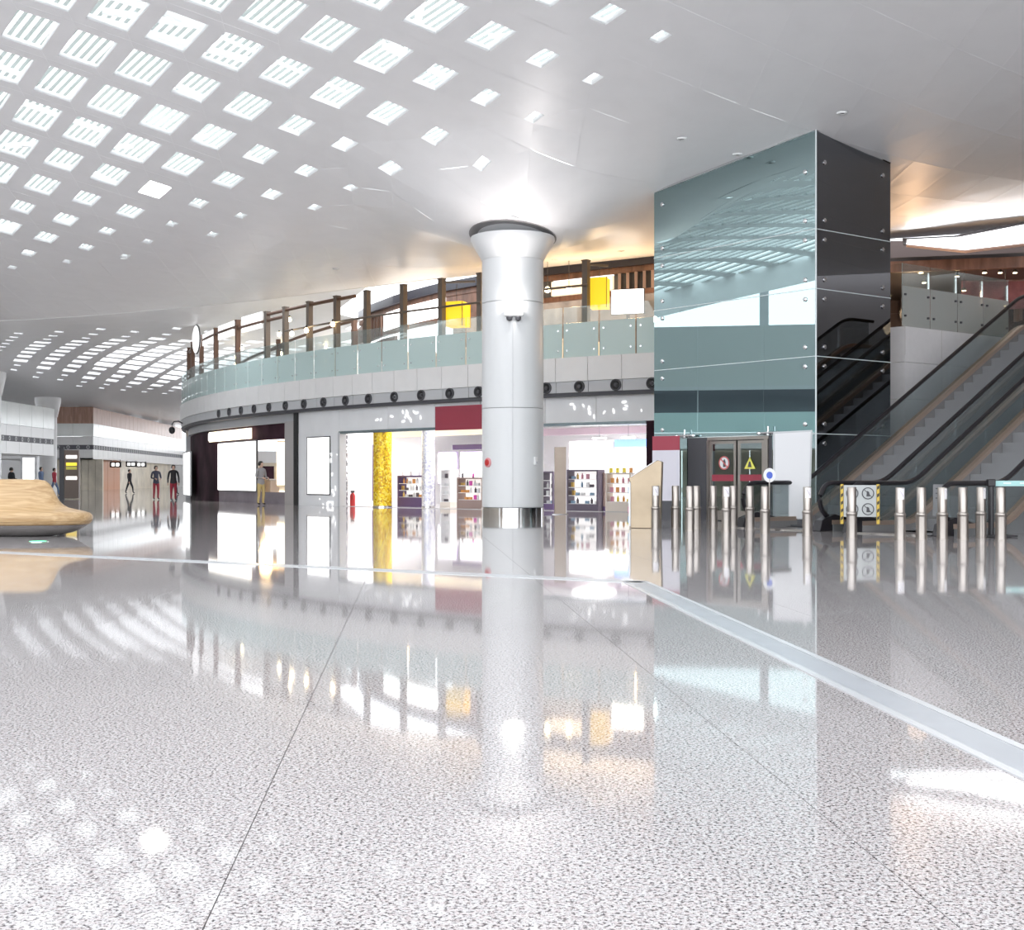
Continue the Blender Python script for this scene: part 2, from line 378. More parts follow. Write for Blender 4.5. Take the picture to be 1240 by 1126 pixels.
# far bay of the ceiling
def far_z(X, Y):
    sm = min(1, max(0, (X+24)/14)); sm = sm*sm*(3-2*sm)
    return EYE+7.0+.9*math.exp(-((Y-78)/16)**2)+.25*math.sin(Y*.05)-.012*max(0, -30-X)+1.7*sm*math.exp(-((Y-50)/9)**2)
fb = []; bm = bmesh.new()
FA = Vector((1.2, 1.5)); FB = Vector((-1.15, 2.3)); FO = Vector((-20, 80))
vc = {}
def fv(s, t, up=0.):
    key = (round(s, 4), round(t, 4), up)
    if key not in vc:
        p = FO+FA*s+FB*t; vc[key] = bm.verts.new((p.x, p.y, far_z(p.x, p.y)+up))
    return vc[key]
for j in range(-40, 60):
    for i in range(-70, 60):
        c = FO+FA*i+FB*j
        if not (-95 < c.x < 4 and 52.5 < c.y < 168): continue
        if c.x > -7.5-(c.y-60)*.12: continue
        q = math.hypot((c.x+20)/17, (c.y-82)/23); h = max(0, min(.66, .9*(1.12-q)))/2
        h = 0 if h < .09 else round(h*8)/8
        o4 = [(i-.5, j-.5), (i+.5, j-.5), (i+.5, j+.5), (i-.5, j+.5)]
        if h == 0: bm.faces.new([fv(*k) for k in o4]); continue
        i4 = [(i-h, j-h), (i+h, j-h), (i+h, j+h), (i-h, j+h)]
        for k in range(4):
            n = (k+1) % 4
            bm.faces.new((fv(*o4[k]), fv(*o4[n]), fv(*i4[n]), fv(*i4[k])))
            bm.faces.new((fv(*i4[k]), fv(*i4[n]), fv(*i4[n], .4), fv(*i4[k], .4)))
me = bpy.data.meshes.new('far_ceiling'); bm.to_mesh(me); bm.free()
link('far_ceiling_bay', me, M_ceil, ceiling)
for px, py in ((826, 157), (752, 303), (407, 325), (150, 310), (893, 182), (1020, 120), (672, 313)):
    p = at(px, py, 30); d = None
    for k in range(60):                                                  # walk the sight line to the ceiling
        dd = 10+k*.6; q = at(px, py, dd)
        if q.z > ceil_z(q.x, q.y): d = dd; break
    if d is None: continue
    p = Vector((q.x, q.y, ceil_z(q.x, q.y)))
    t = empty('downlight', 'small round recessed downlight in the white ceiling', 'light', 'ceiling downlights', loc=p)
    MB().lathe((0, 0, -.03), [(.06, .03), (.065, .0), (.12, .0), (.125, .04)], 20, caps=False).build('trim_ring', M_reveal, t, True)
    MB().lathe((0, 0, -.01), [(.0, .0), (.07, .0)], 16, caps=False).build('lens', M_dark, t)

# ------------------------------------------------------------------ floor
floor = empty('floor', 'polished speckled grey granite floor with thin joints', kind='structure')
MB().box((-20, 70, -.058), (190, 240, .1)).build('floor_bed', mat('grout', (.30, .29, .29), .6), floor)
fu = Vector((-.08, 1)).normalized(); fr = Vector((fu.y, -fu.x)); SP = 1.77
def slab(k):
    x0 = -.49+k*SP
    a = Vector((x0, 0))+fr*.0018; b = Vector((x0+SP, 0))-fr*.0018
    p = [a-fu*6, b-fu*6, b+fu*185, a+fu*185]
    return MB().prism([(q.x, q.y, -.02) for q in p], (0, 0, .02))
for k in range(-32, 22): slab(k).build('floor_slab', GRANITE, floor)
M_strip = mat('floor_metal', (.40, .42, .45), .3, .0, var=.05, vscale=4)
U0, U1 = Vector((1.389, 12.7)), Vector((2.01, 4.86)); L0, L1 = Vector((1.126, 12.6)), Vector((1.722, 4.167))
dU = (U1-U0).normalized(); nU = Vector((-dU.y, dU.x)); U1 = U0+dU*14; wdt = .27
if (L0-U0).dot(nU) < 0: nU = -nU
def strip_piece(name, a, b, n, o0, o1, z, m, par):
    return MB().prism([(*(a+n*o0), .0), (*(b+n*o0), .0), (*(b+n*o1), .0), (*(a+n*o1), .0)], (0, 0, z)).build(name, m, par)
st = empty('expansion_joint_cover', 'flat grey metal strip crossing the granite floor with an angled corner', 'floor strip')
W0 = U0; W1 = Vector((-7.35, 17.9)); dW = (W1-W0).normalized(); nW = Vector((-dW.y, dW.x)); W2 = W0+dW*40
if nW.y > 0: nW = -nW
M_strip2 = mat('floor_metal_bright', (.55, .56, .58), .25, .0)
for a, b, n in ((U0, U1, nU), (W0, W2, nW)):
    strip_piece('centre_plate', a, b, n, .045, wdt-.045, .004, M_strip, st)
    strip_piece('edge_rail', a, b, n, 0, .042, .006, M_strip2, st); strip_piece('edge_rail', a, b, n, wdt-.042, wdt, .006, M_strip2, st)

# ------------------------------------------------------------------ the round two-storey building
BC = Vector((29.162, 80.654)); BR = 49.042
def arc_a(px, off=0.):
    lo, hi = math.radians(194.5), math.radians(262)
    for _ in range(50):
        m = (lo+hi)/2; q = BC+(BR+off)*Vector((math.cos(m), math.sin(m)))
        if 620+F*q.x/q.y < px: lo = m
        else: hi = m
    return lo
def arc_n(a): return Vector((math.cos(a), math.sin(a)))
def arcp(px, z=0., off=0.):
    q = BC+(BR+off)*arc_n(arc_a(px, off)); return Vector((q.x, q.y, z))
def arc_strip(a0, a1, z0, z1, thick, off=0., step=.02):
    n = max(1, int(abs(a1-a0)/step)); pts = []; ns = []
    for k in range(n+1):
        a = a0+(a1-a0)*k/n; pts.append(BC+(BR+off)*arc_n(a)); ns.append(arc_n(a))
    return MB().strip([(p.x, p.y) for p in pts], z0, z1, thick, [(q.x, q.y) for q in ns])
A_L = math.radians(176); A_R = math.radians(241.2)
# level two slab
def level2_poly(off=-.05):
    P = [BC+(BR+off)*arc_n(A_L+(A_R-A_L)*k/60) for k in range(61)]
    return [(p.x, p.y) for p in P]+[(9.55, 34.2), (9.78, 31.95), (10.06, 31.7), (13.8, 34.42), (22.0, 23.1), (40, 23), (40, 110), (-15, 110)]
fl2 = MB().prism([(x, y, 4.22) for x, y in level2_poly()], (0, 0, .74)).build('floor_upper', mat('upper_floor', (.55, .53, .5), .3)); tag(fl2, kind='structure')
fas = empty('trim_1', 'white curved fascia band under the glass balustrade', kind='structure')
NJ = 46
for k in range(NJ):
    a0 = A_L+(A_R-A_L)*k/NJ; a1 = A_L+(A_R-A_L)*(k+1)/NJ
    arc_strip(a0+.0002, a1-.0002, 4.2, 4.97, .12).build('fascia_panel', M_white, fas)
    arc_strip(a0+.0002, a1-.0002, 3.84, 4.19, .1, -.05).build('vent_panel', M_ventgrey, fas)
arc_strip(A_L, A_R, 3.72, 3.85, .4, -.1).build('shadow_gap', M_dark, fas)
# jet air nozzles
npx = [237/3.632+200, 283/3.632+200, 335/3.632+200, 308, 326, 346, 368.5, 392, 418.7, 446.6, 477.7, 510.4, 545, 579.7, 662, 701.8, 746, 789.6]
def nozzle():
    t = empty('air_nozzle', 'round black air nozzle in the grey vent band', 'vent', 'air nozzles along the vent band')
    R = Matrix.Rotation(math.pi/2, 4, 'X')
    for nm, prof, m in (('rim', [(.165, -.02), (.19, .0), (.185, .05), (.15, .06), (.14, .02)], M_dark), ('dish', [(.14, .02), (.08, .0), (.0, -.01)], M_black), ('core', [(.06, .0), (.06, .05), (.04, .06), (.0, .06)], M_dark)):
        b = MB().lathe((0, 0, 0), prof, 20, caps=False); b.v = [tuple(R @ Vector(v)) for v in b.v]; b.build(nm, m, t, True)
    return t
nz = nozzle()
for k, px in enumerate(npx):
    o = nz if k == 0 else copy_tree(nz)
    a = arc_a(px, -.05); p = BC+(BR-.05)*arc_n(a); o.location = (p.x, p.y, 4.02); o.rotation_euler = (0, 0, a+math.pi/2)
# balustrade
jp = [219.3, 220.5, 222.5, 225, 228.5, 232.5, 238, 244, 251, 260.6, 272, 285.8, 300, 316.8, 336, 357, 380, 405.8, 433, 462, 494, 528, 564, 602, 641, 681.5, 725.4, 770, 816]
ja = [arc_a(p, -.08) for p in jp]
bal = empty('glass_balustrade', 'frosted teal glass balustrade curving along the upper floor edge', 'balustrade')
for a0, a1 in zip(ja, ja[1:]):
    arc_strip(a0+.0006, a1-.0006, 4.98, 6.08, .02, -.08).build('frosted_panel', M_frost, bal)
    arc_strip(a0+.0006, a1-.0006, 6.085, 6.60, .015, -.085).build('clear_panel', M_clear, bal)
M_clip = mat('clip_dark', (.12, .13, .13), .3, .6)
for a in ja[1:-1]:
    p = BC+(BR-.16)*arc_n(a); MB().box((p.x, p.y, 5.5), (.05, .03, 1.05), a+math.pi/2).build('panel_post', M_clip, bal)
    for z in (5.2, 5.85):
        for s in (-1, 1):
            q = BC+(BR-.07)*arc_n(a+s*.0035); MB().box((q.x, q.y, z), (.05, .03, .05), a+math.pi/2).build('glass_clip', M_steelmirror, bal)
# storefront skin
SF = -.35
store = empty('wall_storefront', 'white storefront wall with shop openings under the balcony', kind='structure')
a362, a412, a582, a783, a792 = [arc_a(p, SF) for p in (361.5, 411, 582, 783, 800)]
arc_strip(a362, a412, 0, 2.88, .25, SF).build('storefront_panel', M_store, store)
for a0, a1 in zip([a362, a412, arc_a(470, SF), arc_a(527, SF), a582, arc_a(660, SF), arc_a(722, SF)], [a412, arc_a(470, SF), arc_a(527, SF), a582, arc_a(660, SF), arc_a(722, SF), a792]):
    arc_strip(a0+.0002, a1-.0002, 2.88, 3.74, .25, SF).build('storefront_panel', M_store, store)
arc_strip(a412, a783, 2.78, 2.88, .3, SF+.04).build('opening_header', mat('header_metal', (.25, .3, .32), .25, .7), store)
arc_strip(a783, a792, 0, 2.88, .3, SF+.02).build('opening_jamb', M_maroon, store)
arc_strip(arc_a(410, SF), arc_a(412.5, SF), 0, 2.84, .3, SF+.04).build('opening_jamb', M_ventgrey, store)
arc_strip(arc_a(357.5, SF), a362, 0, 3.74, .4, SF+.08).build('corner_post', M_black, store)
pt = MB(); rp = random.Random(5)
for k in range(46):                                                     # white petal ornaments scattered on the wall
    if k < 13: px, z = rp.gauss(404, 3), rp.uniform(.1, 2.2)
    elif k < 18: px, z = rp.gauss(390, 6), rp.uniform(.05, .35)
    elif k < 32: px, z = rp.gauss(484, 16), rp.uniform(3.12, 3.5)
    else: px, z = rp.gauss(735, 20), rp.uniform(3.05, 3.5)
    if px > 410 and z < 2.9 or px < 363: continue
    a = arc_a(px, SF+.012); c = BC+(BR+SF+.014)*arc_n(a); tx = Vector((-math.sin(a), math.cos(a), 0)); r = rp.uniform(.05, .1); th = rp.uniform(0, 6.28)
    n = Vector((*arc_n(a), 0))
    ring = [Vector((c.x, c.y, z))+tx*(math.cos(th)*r*math.cos(q)-math.sin(th)*r*.45*math.sin(q))+Vector((0, 0, math.sin(th)*r*math.cos(q)+math.cos(th)*r*.45*math.sin(q))) for q in [i*math.pi/4 for i in range(8)]]
    pt.prism(ring, n*.012)
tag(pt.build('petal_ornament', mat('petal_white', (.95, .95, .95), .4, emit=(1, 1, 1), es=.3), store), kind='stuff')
def arc_panel(name, px0, px1, z0, z1, off, m, thick=.06, parent=None):
    return arc_strip(arc_a(px0, off), arc_a(px1, off), z0, z1, thick, off).build(name, m, parent)
# poster lightbox on the white wall
t = empty('poster_lightbox', 'tall blank white poster lightbox on the white storefront wall', 'lightbox')
arc_panel('frame', 371.2, 399, .42, 2.72, SF+.05, M_dark, .05, t); arc_panel('screen', 372.2, 398, .47, 2.67, SF+.07, M_light, .05, t)
tag(arc_panel('burgundy_sign', 527, 588, 2.76, 3.6, SF+.1, M_burg, .1), 'blank burgundy shop sign above the opening beside the column', 'sign')

# shop interior (behind the opening)
shop = empty('wall_shop_interior', 'bright white shop interior walls', kind='structure')
M_shopw = mat('shop_white', (.92, .91, .92), .5)
IN = -9.0
arc_strip(arc_a(400, SF)-.06, arc_a(800, SF)+.05, 0, 3.6, .2, IN).build('shop_back_wall', M_shopw, shop)
def radial_wall(px, z0, z1, off0, off1, m, name, par, th=.15):
    a = arc_a(px, SF); p = BC+(BR+off0)*arc_n(a); q = BC+(BR+off1)*arc_n(a)
    return MB().bar((p.x, p.y, (z0+z1)/2), (q.x, q.y, (z0+z1)/2), th, z1-z0).build(name, m, par)
radial_wall(402, 0, 3.6, SF-.2, IN, M_shopw, 'shop_side_wall', shop); radial_wall(795, 0, 3.6, SF-.2, IN, M_shopw, 'shop_side_wall', shop)
def arc_plate(a0, a1, off0, off1, z, th, m, name, par, n=14):
    mb = MB(); P = [BC+(BR+off0)*arc_n(a0+(a1-a0)*k/n) for k in range(n+1)]+[BC+(BR+off1)*arc_n(a1+(a0-a1)*k/n) for k in range(n+1)]
    return mb.prism([(p.x, p.y, z) for p in P], (0, 0, th)).build(name, m, par)
aS0, aS1 = arc_a(402, SF), arc_a(795, SF)
arc_plate(aS0, aS1, SF-.26, IN, 3.3, .1, M_shopw, 'shop_ceiling', shop)
arc_plate(aS0, aS1, SF-.1, IN, .002, .012, mat('shop_floor', (.75, .74, .76), .08, var=.05), 'shop_floor', shop)
arc_panel('ceiling_drop', 420, 600, 2.72, 3.3, -3.2, M_cream, .3, shop)
arc_panel('ceiling_drop', 655, 790, 2.65, 2.9, -4.2, mat('mauve_band', (.52, .40, .46), .5), .3, shop)
for px, off in ((440, -1.7), (500, -1.7), (560, -1.7), (690, -1.9), (750, -1.9), (520, -5.5), (720, -6.5)):
    p = arcp(px, 3.26, off); a = arc_a(px, off)
    t = empty('ceiling_light_panel', 'flat white light panel on the shop ceiling', 'light', 'shop ceiling light panels', loc=p, rz=a)
    MB().box((0, 0, 0), (1.3, 1.3, .06)).build('housing', M_shopw, t); MB().box((0, 0, -.035), (1.2, 1.2, .02)).build('diffuser', mat('shop_diffuser', (1, 1, 1), .5, emit=(1, .98, .97), es=6.), t)

def place(px, off, z=0.):
    a = arc_a(px, off); p = BC+(BR+off)*arc_n(a); return (p.x, p.y, z), a+math.pi/2      # local +y faces inward, -y outward
def wid(px0, px1, off): p, q = arcp(px0, 0, off), arcp(px1, 0, off); return (q-p).length
def framed_light(name, label, px0, px1, z0, z1, off, fm, m=M_light, group=None, fw=.06):
    (loc, rz) = place((px0+px1)/2, off); wd = wid(px0, px1, off)
    t = empty(name, label, 'lightbox', group, loc=loc, rz=rz)
    MB().box((0, .05, (z0+z1)/2), (wd+2*fw, .08, z1-z0+2*fw)).build('frame', fm, t); MB().box((0, -.01, (z0+z1)/2), (wd, .06, z1-z0)).build('screen', m, t)
    return t
framed_light('wall_lightbox', 'tall blank lightbox with dark purple frame beside the yellow mosaic pillar', 430, 450, .25, 2.36, -2.2, M_purple)
framed_light('wall_lightbox', 'blank lightbox under a purple header behind the mosaic pillar', 474, 500, 1.0, 2.1, -5.5, M_purple, fw=.12)
tag(arc_panel('header_band', 470, 506, 2.25, 2.5, -5.3, M_purple, .1), 'dark purple header band right of the yellow mosaic pillar', 'header')
tag(arc_panel('header_band', 548, 600, 2.22, 2.42, -4.8, M_purple, .1), 'dark purple header band over the cosmetics wall beside the column', 'header')
tag(arc_panel('blue_header', 744, 782, 2.22, 2.48, -5.2, mat('blue_band', (.22, .38, .85), .4, emit=(.25, .42, .95), es=.5), .1), 'bright blue header band on the shop back wall', 'header')
framed_light('wall_lightbox', 'wide blank lightbox on the back wall left of the blue header', 690, 741, .9, 2.45, -6.5, M_shopw)
framed_light('wall_lightbox', 'wide blank lightbox below the blue header band', 745, 781, .9, 2.15, -5.4, M_shopw)
framed_light('wall_lightbox', 'round-arched white cosmetics lightbox left of the column', 531, 552, .9, 2.1, -5.0, mat('lilac', (.62, .52, .75), .5))
framed_light('wall_lightbox', 'white floral cosmetics lightbox behind the display beside the column', 558, 590, .9, 2.1, -5.0, mat('lilac', (.62, .52, .75), .5))
# mosaic pillars
def mosaic(name, cs):
    m = bpy.data.materials.new(name); m.use_nodes = True; nt = m.node_tree; N = nt.nodes; L = nt.links
    v = N.new('ShaderNodeTexVoronoi'); v.inputs['Scale'].default_value = 16; tc = N.new('ShaderNodeTexCoord'); L.new(tc.outputs['Object'], v.inputs['Vector'])
    sx = N.new('ShaderNodeSeparateColor'); L.new(v.outputs['Color'], sx.inputs[0]); r = N.new('ShaderNodeValToRGB'); L.new(sx.outputs[0], r.inputs[0])
    r.color_ramp.interpolation = 'CONSTANT'; e = r.color_ramp.elements; e[0].color = (*cs[0], 1); e[1].color = (*cs[1], 1); e[1].position = 1/len(cs)
    for k, c in enumerate(cs[2:]): x = e.new((k+2)/len(cs)); x.color = (*c, 1)
    b = N['Principled BSDF']; L.new(r.outputs[0], b.inputs['Base Color']); b.inputs['Roughness'].default_value = .25; b.inputs['Metallic'].default_value = .25
    bp = N.new('ShaderNodeBump'); bp.inputs['Strength'].default_value = .5; bp.inputs['Distance'].default_value = .02; L.new(v.outputs['Distance'], bp.inputs['Height']); L.new(bp.outputs[0], b.inputs['Normal'])
    return m
M_mosaic = mosaic('yellow_mosaic', [(.95, .68, .02), (.98, .78, .1), (.75, .42, .01), (.9, .6, .02), (.55, .30, .02)])
M_glit = mosaic('glitter_mosaic', [(.05, .05, .06), (.8, .8, .82), (.3, .28, .3), (.9, .88, .9), (.1, .09, .12)])
def pillar(label, px0, px1, off, m, z1=2.84):
    loc, rz = place((px0+px1)/2, off); wd = wid(px0, px1, off)
    t = empty('mosaic_pillar', label, 'pillar', loc=loc, rz=rz)
    MB().lathe((0, 0, 0), [(wd/2+.015, 0), (wd/2+.015, .05), (wd/2, .055)], 24).build('base_ring', M_steelmirror, t, True)
    MB().lathe((0, 0, 0), [(wd/2, .055), (wd/2, z1)], 24).build('shaft', m, t, True)
pillar('round pillar covered in yellow mosaic inside the shop entrance', 456, 470.5, -.75, M_mosaic)
pillar('slim glittering black and white pillar at the shop opening edge', 411.5, 418.5, -.8, M_glit)
pillar('slim glittering pillar further inside the shop, behind the opening edge', 421, 428, -1.8, M_glit)
pillar('white and lilac patterned pillar between the two cosmetic displays', 513, 524, -1.5, mosaic('pale_mosaic', [(.9, .9, .93), (.75, .75, .85), (.95, .95, .96), (.6, .6, .75)]))
# fire extinguisher at the shop edge
loc, rz = place(427, -.9); t = empty('fire_extinguisher', 'small red fire extinguisher on the floor at the shop opening edge', 'extinguisher', loc=loc, rz=rz)
MB().lathe((0, 0, 0), [(.09, 0), (.1, .02), (.1, .4), (.07, .48), (.03, .52)], 16).build('cylinder', M_red, t, True); MB().box((0, 0, .56), (.06, .14, .08)).build('valve', M_black, t); MB().tube([(.0, -.05, .56), (.1, -.1, .5), (.11, -.1, .25)], .012, 6).build('hose', M_black, t, True)
# product shelves
PCOL = [mat('p_white', (.85, .85, .85), .4), mat('p_pink', (.75, .35, .45), .4), mat('p_gold', (.75, .5, .15), .3, .5), mat('p_dark', (.12, .1, .12), .4), mat('p_blue', (.3, .45, .6), .4), mat('p_orange', (.85, .4, .12), .4), mat('p_yellow', (.9, .75, .1), .4), mat('p_magenta', (.8, .1, .5), .4)]
PME = {}
def prod_mesh(kind, ci):
    if (kind, ci) in PME: return PME[(kind, ci)]
    mb = MB()
    if kind == 0: mb.box((0, 0, .08), (.1, .07, .16))
    elif kind == 1: mb.lathe((0, 0, 0), [(.035, 0), (.04, .01), (.04, .12), (.018, .15), (.018, .19)], 10)
    else: mb.box((0, 0, .045), (.13, .09, .09))
    me = bpy.data.meshes.new('product'); me.from_pydata(mb.v, [], mb.f); me.materials.append(PCOL[ci]); PME[(kind, ci)] = me; return me
KN = {0: ('carton', 'upright carton'), 1: ('bottle', 'small bottle'), 2: ('low_box', 'low box')}
CN = ['white', 'pink', 'gold', 'dark', 'pale blue', 'orange', 'yellow', 'magenta']
def shelf_unit(label, where, px0, px1, off, h, z0, rows, bm_, cols, back=M_shopw, top_items=0, base=M_purple):
    loc, rz = place((px0+px1)/2, off); wd = wid(px0, px1, off)
    t = empty('display_shelf', label, 'shelf', loc=loc, rz=rz); dp = .45
    MB().box((0, dp/2, z0/2+.01), (wd, dp, z0-.01)).build('plinth', base, t)
    MB().box((-wd/2+.03, dp/2, (z0+h)/2), (.06, dp, h-z0)).build('side_panel', bm_, t); MB().box((wd/2-.03, dp/2, (z0+h)/2), (.06, dp, h-z0)).build('side_panel', bm_, t)
    MB().box((0, dp-.02, (z0+h)/2), (wd-.12, .04, h-z0)).build('back_panel', mat('glow_'+back.name, back.node_tree.nodes['Principled BSDF'].inputs[0].default_value[:3], .5, emit=(1, .97, .94), es=.28), t); MB().box((0, dp/2, h+.03), (wd, dp, .06)).build('top_panel', bm_, t)  # back panel glows by itself to brighten the goods; no lamp there
    M3 = Matrix.Rotation(rz, 3, 'Z'); rr = random.Random(int(px0*7))
    for r in range(rows):
        z = z0+(h-z0)*r/rows
        MB().box((0, dp/2, z+.012), (wd-.12, dp-.05, .024)).build('shelf_board', M_shopw, t)
        n = max(1, int((wd-.1)/.17))
        for k in range(n):
            if rr.random() < .12: continue
            kd = rr.randrange(3); ci = rr.choice(cols)
            p = Vector(loc)+M3 @ Vector((-wd/2+.15+(wd-.30)*(k/(n-1) if n > 1 else .5), .14+rr.uniform(0, .08), z+.025))
            o = link(KN[kd][0], prod_mesh(kd, ci)); o.location = p; o.rotation_euler = (0, 0, rz+rr.uniform(-.1, .1))
            tag(o, f'{CN[ci]} {KN[kd][1]} on shelf {["lowest", "second lowest", "third", "fourth"][r] if False else ""}'.strip(), 'product')
            o['label'] = f'{CN[ci]} {KN[kd][1]} on {("the lowest", "the second lowest", "the third", "the fourth", "the fifth")[r]} board of {where}'; o['group'] = f'goods on {where}'
    for k in range(top_items):
        kd = rr.choice((0, 1)); ci = rr.choice(cols)
        p = Vector(loc)+M3 @ Vector((-wd/2+.1+(wd-.2)*k/max(1, top_items-1), .2, h+.06))
        o = link(KN[kd][0], prod_mesh(kd, ci)); o.location = p; o.rotation_euler = (0, 0, rz); tag(o, f'{CN[ci]} {KN[kd][1]} standing on top of {where}', 'product', f'goods on {where}')
M_pgrey = mat('plum_grey', (.17, .14, .19), .4)
M_taupe = mat('taupe', (.40, .29, .26), .5)
M_ivory = mat('ivory', (.82, .74, .66), .4)
shelf_unit('low dark-based display of small cosmetics right of the mosaic pillar', 'the dark-based display', 481, 516, -1.3, 1.12, .36, 3, M_purple, (0, 0, 2, 5, 3, 0), top_items=4)
shelf_unit('narrow white display stand left of the taupe cosmetics counter', 'the narrow white stand', 533, 545, -1.6, 1.35, .2, 4, M_shopw, (0, 1, 0, 3), base=M_ivory)
shelf_unit('taupe cosmetics counter with stepped lit shelves beside the column', 'the taupe counter', 553, 584, -1.0, 1.05, .3, 3, M_taupe, (2, 5, 7, 0, 3), back=M_ivory, base=M_taupe, top_items=3)
shelf_unit('narrow plum display partly hidden by the column', 'the narrow plum display', 656, 670, -1.5, 1.25, .2, 4, M_pgrey, (0, 0, 3, 4))
shelf_unit('plum-grey display shelf with four rows of goods', 'the plum-grey display', 686, 724, -.9, 1.3, .22, 4, M_pgrey, (0, 4, 3, 0, 1, 2), base=M_pgrey)
shelf_unit('slim stack of goods between the plum and ivory displays', 'the slim stand', 726, 732, -1.2, 1.2, .15, 4, M_taupe, (3, 1, 2))
shelf_unit('ivory display shelf with pink and yellow goods near the lift', 'the ivory display', 733, 764, -.7, 1.2, .3, 3, M_ivory, (6, 1, 1, 5, 3), base=M_ivory, top_items=4)
shelf_unit('white wall shelf behind the yellow mosaic pillar', 'the wall shelf', 470, 481, -4.5, 1.4, .4, 4, M_shopw, (5, 0, 0, 3))
for px in (726, 761):
    p = arcp(px, 2.45, -2.8)
    t = empty('pendant_lamp', 'thin white bar pendant lamp in the shop', 'lamp', 'bar pendants', loc=p, rz=arc_a(px, -2.8)+math.pi/2)
    MB().tube([(0, 0, .85), (0, 0, .03)], .008, 6).build('cord', M_dark, t); MB().box((0, 0, 0), (.5, .1, .05)).build('bar', M_light, t)

# ------------------------------------------------------------------ dark shop at the left end of the round building
dk = empty('wall_dark_shop', 'dark plum shop front with lit interior', kind='structure')
a228, a264, a309, a350 = [arc_a(p, -.5) for p in (229.5, 264, 309, 350)]
arc_strip(arc_a(228, -.4), a362, 3.36, 3.72, .3, -.4).build('soffit_band', mat('soffit_grey', (.45, .46, .48), .4), dk)
arc_strip(a228, a350, 2.72, 3.36, .2, -.55).build('shop_fascia', M_maroon, dk)
arc_strip(a228, a264, 0, 2.72, .2, -.55).build('dark_glazed_panel', M_maroon, dk)
arc_strip(a264, a350, 0, .5, .25, -.55).build('plinth_panel', mat('plinth_grey', (.24, .21, .24), .5, var=.2, vscale=1), dk)
arc_strip(a350, arc_a(358, -.3), 0, 3.4, .3, -.3).build('grey_pier', mat('pier_grey', (.42, .40, .40), .3), dk)
arc_strip(arc_a(219.6, -.3), a228, 0, 3.72, .3, -.3, .005).build('end_panel', M_ventgrey, dk)
arc_strip(a264-.03, a350+.04, 0, 3.4, .2, -4.5).build('shop_back_wall', M_cream, dk)
arc_plate(a264-.03, a350+.03, -.8, -4.5, 3.0, .1, M_cream, 'shop_ceiling', dk)
framed_light('shop_sign', 'blank glowing sign over the dark shop front', 253, 300, 2.86, 3.2, -.4, M_lightwarm, M_light)
framed_light('window_lightbox', 'large blank white lightbox in the dark shop window', 264.5, 308, .55, 2.68, -.48, M_dark)
framed_light('window_lightbox', 'narrow glowing panel at the right side of the dark shop window', 336, 349.5, .8, 2.6, -.75, M_cream, M_lightwarm)
framed_light('corner_lightbox', 'slim white lightbox at the rounded end of the building', 223.5, 229, .25, 2.4, -.22, M_ventgrey)
for k, px in enumerate((316, 326, 333)):
    p = arcp(px, 2.88, -1.6); lt = empty('shop_downlight', 'small warm downlight on the dark shop ceiling', 'light', 'warm shop downlights', loc=p)
    MB().lathe((0, 0, -.02), [(.1, .14), (.11, 0), (.09, 0)], 12, caps=False).build('trim_ring', M_black, lt, True); MB().lathe((0, 0, .0), [(.0, 0), (.09, 0)], 12, caps=False).build('lens', M_bulb, lt)
p = arcp(322, 2.6, -2.2); lamp('dark_shop_light', 'POINT', p, 260, (1, .66, .3), .3)
loc, rz = place(327, -1.4); t = empty('shop_counter', 'pale counter with low rails inside the dark shop', 'counter', loc=loc, rz=rz)
MB().box((0, 0, .5), (1.1, .4, 1.0)).build('body', M_ivory, t, bevel=.02); MB().box((0, 0, 1.03), (1.2, .5, .05)).build('worktop', M_shopw, t)

# camera on a swan-neck arm at the building end
p = arcp(221, 3.95, .0); t = empty('security_camera', 'dark dome camera on a curved arm at the rounded building end', 'camera', loc=p)
MB().tube([(0, 0, 0), (-.2, 0, .12), (-.45, 0, .1), (-.55, 0, -.05), (-.55, 0, -.2)], .035, 8).build('arm', M_dark, t, True)
MB().lathe((-.55, 0, -.55), [(.02, 0), (.12, .05), (.16, .15), (.16, .28), (.1, .36)], 14).build('dome', M_black, t, True)

# ------------------------------------------------------------------ upper floor: posts, lanterns, trellis, shops
ptop = 8.12
ppx = [226, 229, 233.5, 244, 261.6, 288, 323.5, 345.8, 374.8, 408, 444.5, 488.6, 535, 582, 709.6]
for k, px in enumerate(ppx):
    a = arc_a(px, -.45); p = BC+(BR-.45)*arc_n(a); m = M_rust if px < 300 else M_postsq
    if px in (535, 709.6): lab, gr = ('tall bronze post with a bracket arm carrying the wide yellow lantern' if px == 535 else 'tall bronze post with a bracket arm carrying the narrow yellow lantern'), None
    elif px < 300: lab, gr = 'rust-brown steel post holding the white hanging boards', 'rust-brown trellis posts'
    else: lab, gr = 'plain square bronze post behind the glass balustrade', 'bronze balustrade posts'
    t = empty('steel_post', lab, 'post', gr, loc=(p.x, p.y, 4.98), rz=a+math.pi/2)
    wdd = .2 if px >= 300 else .17
    MB().box((0, 0, (ptop-4.98)/2+.01), (wdd, .2, ptop-5.0)).build('shaft', m, t); MB().box((0, 0, .015), (.34, .34, .03)).build('base_plate', m, t)
    MB().box((0, 0, ptop-4.98), (wdd+.03, .23, .04)).build('cap', m, t)
    if px in (535, 709.6):
        ex = .98 if px == 535 else .42
        MB().bar((0, 0, ptop-5.1), (ex+.05, .62, ptop-5.1), .06, .07).build('bracket_arm', m, t)
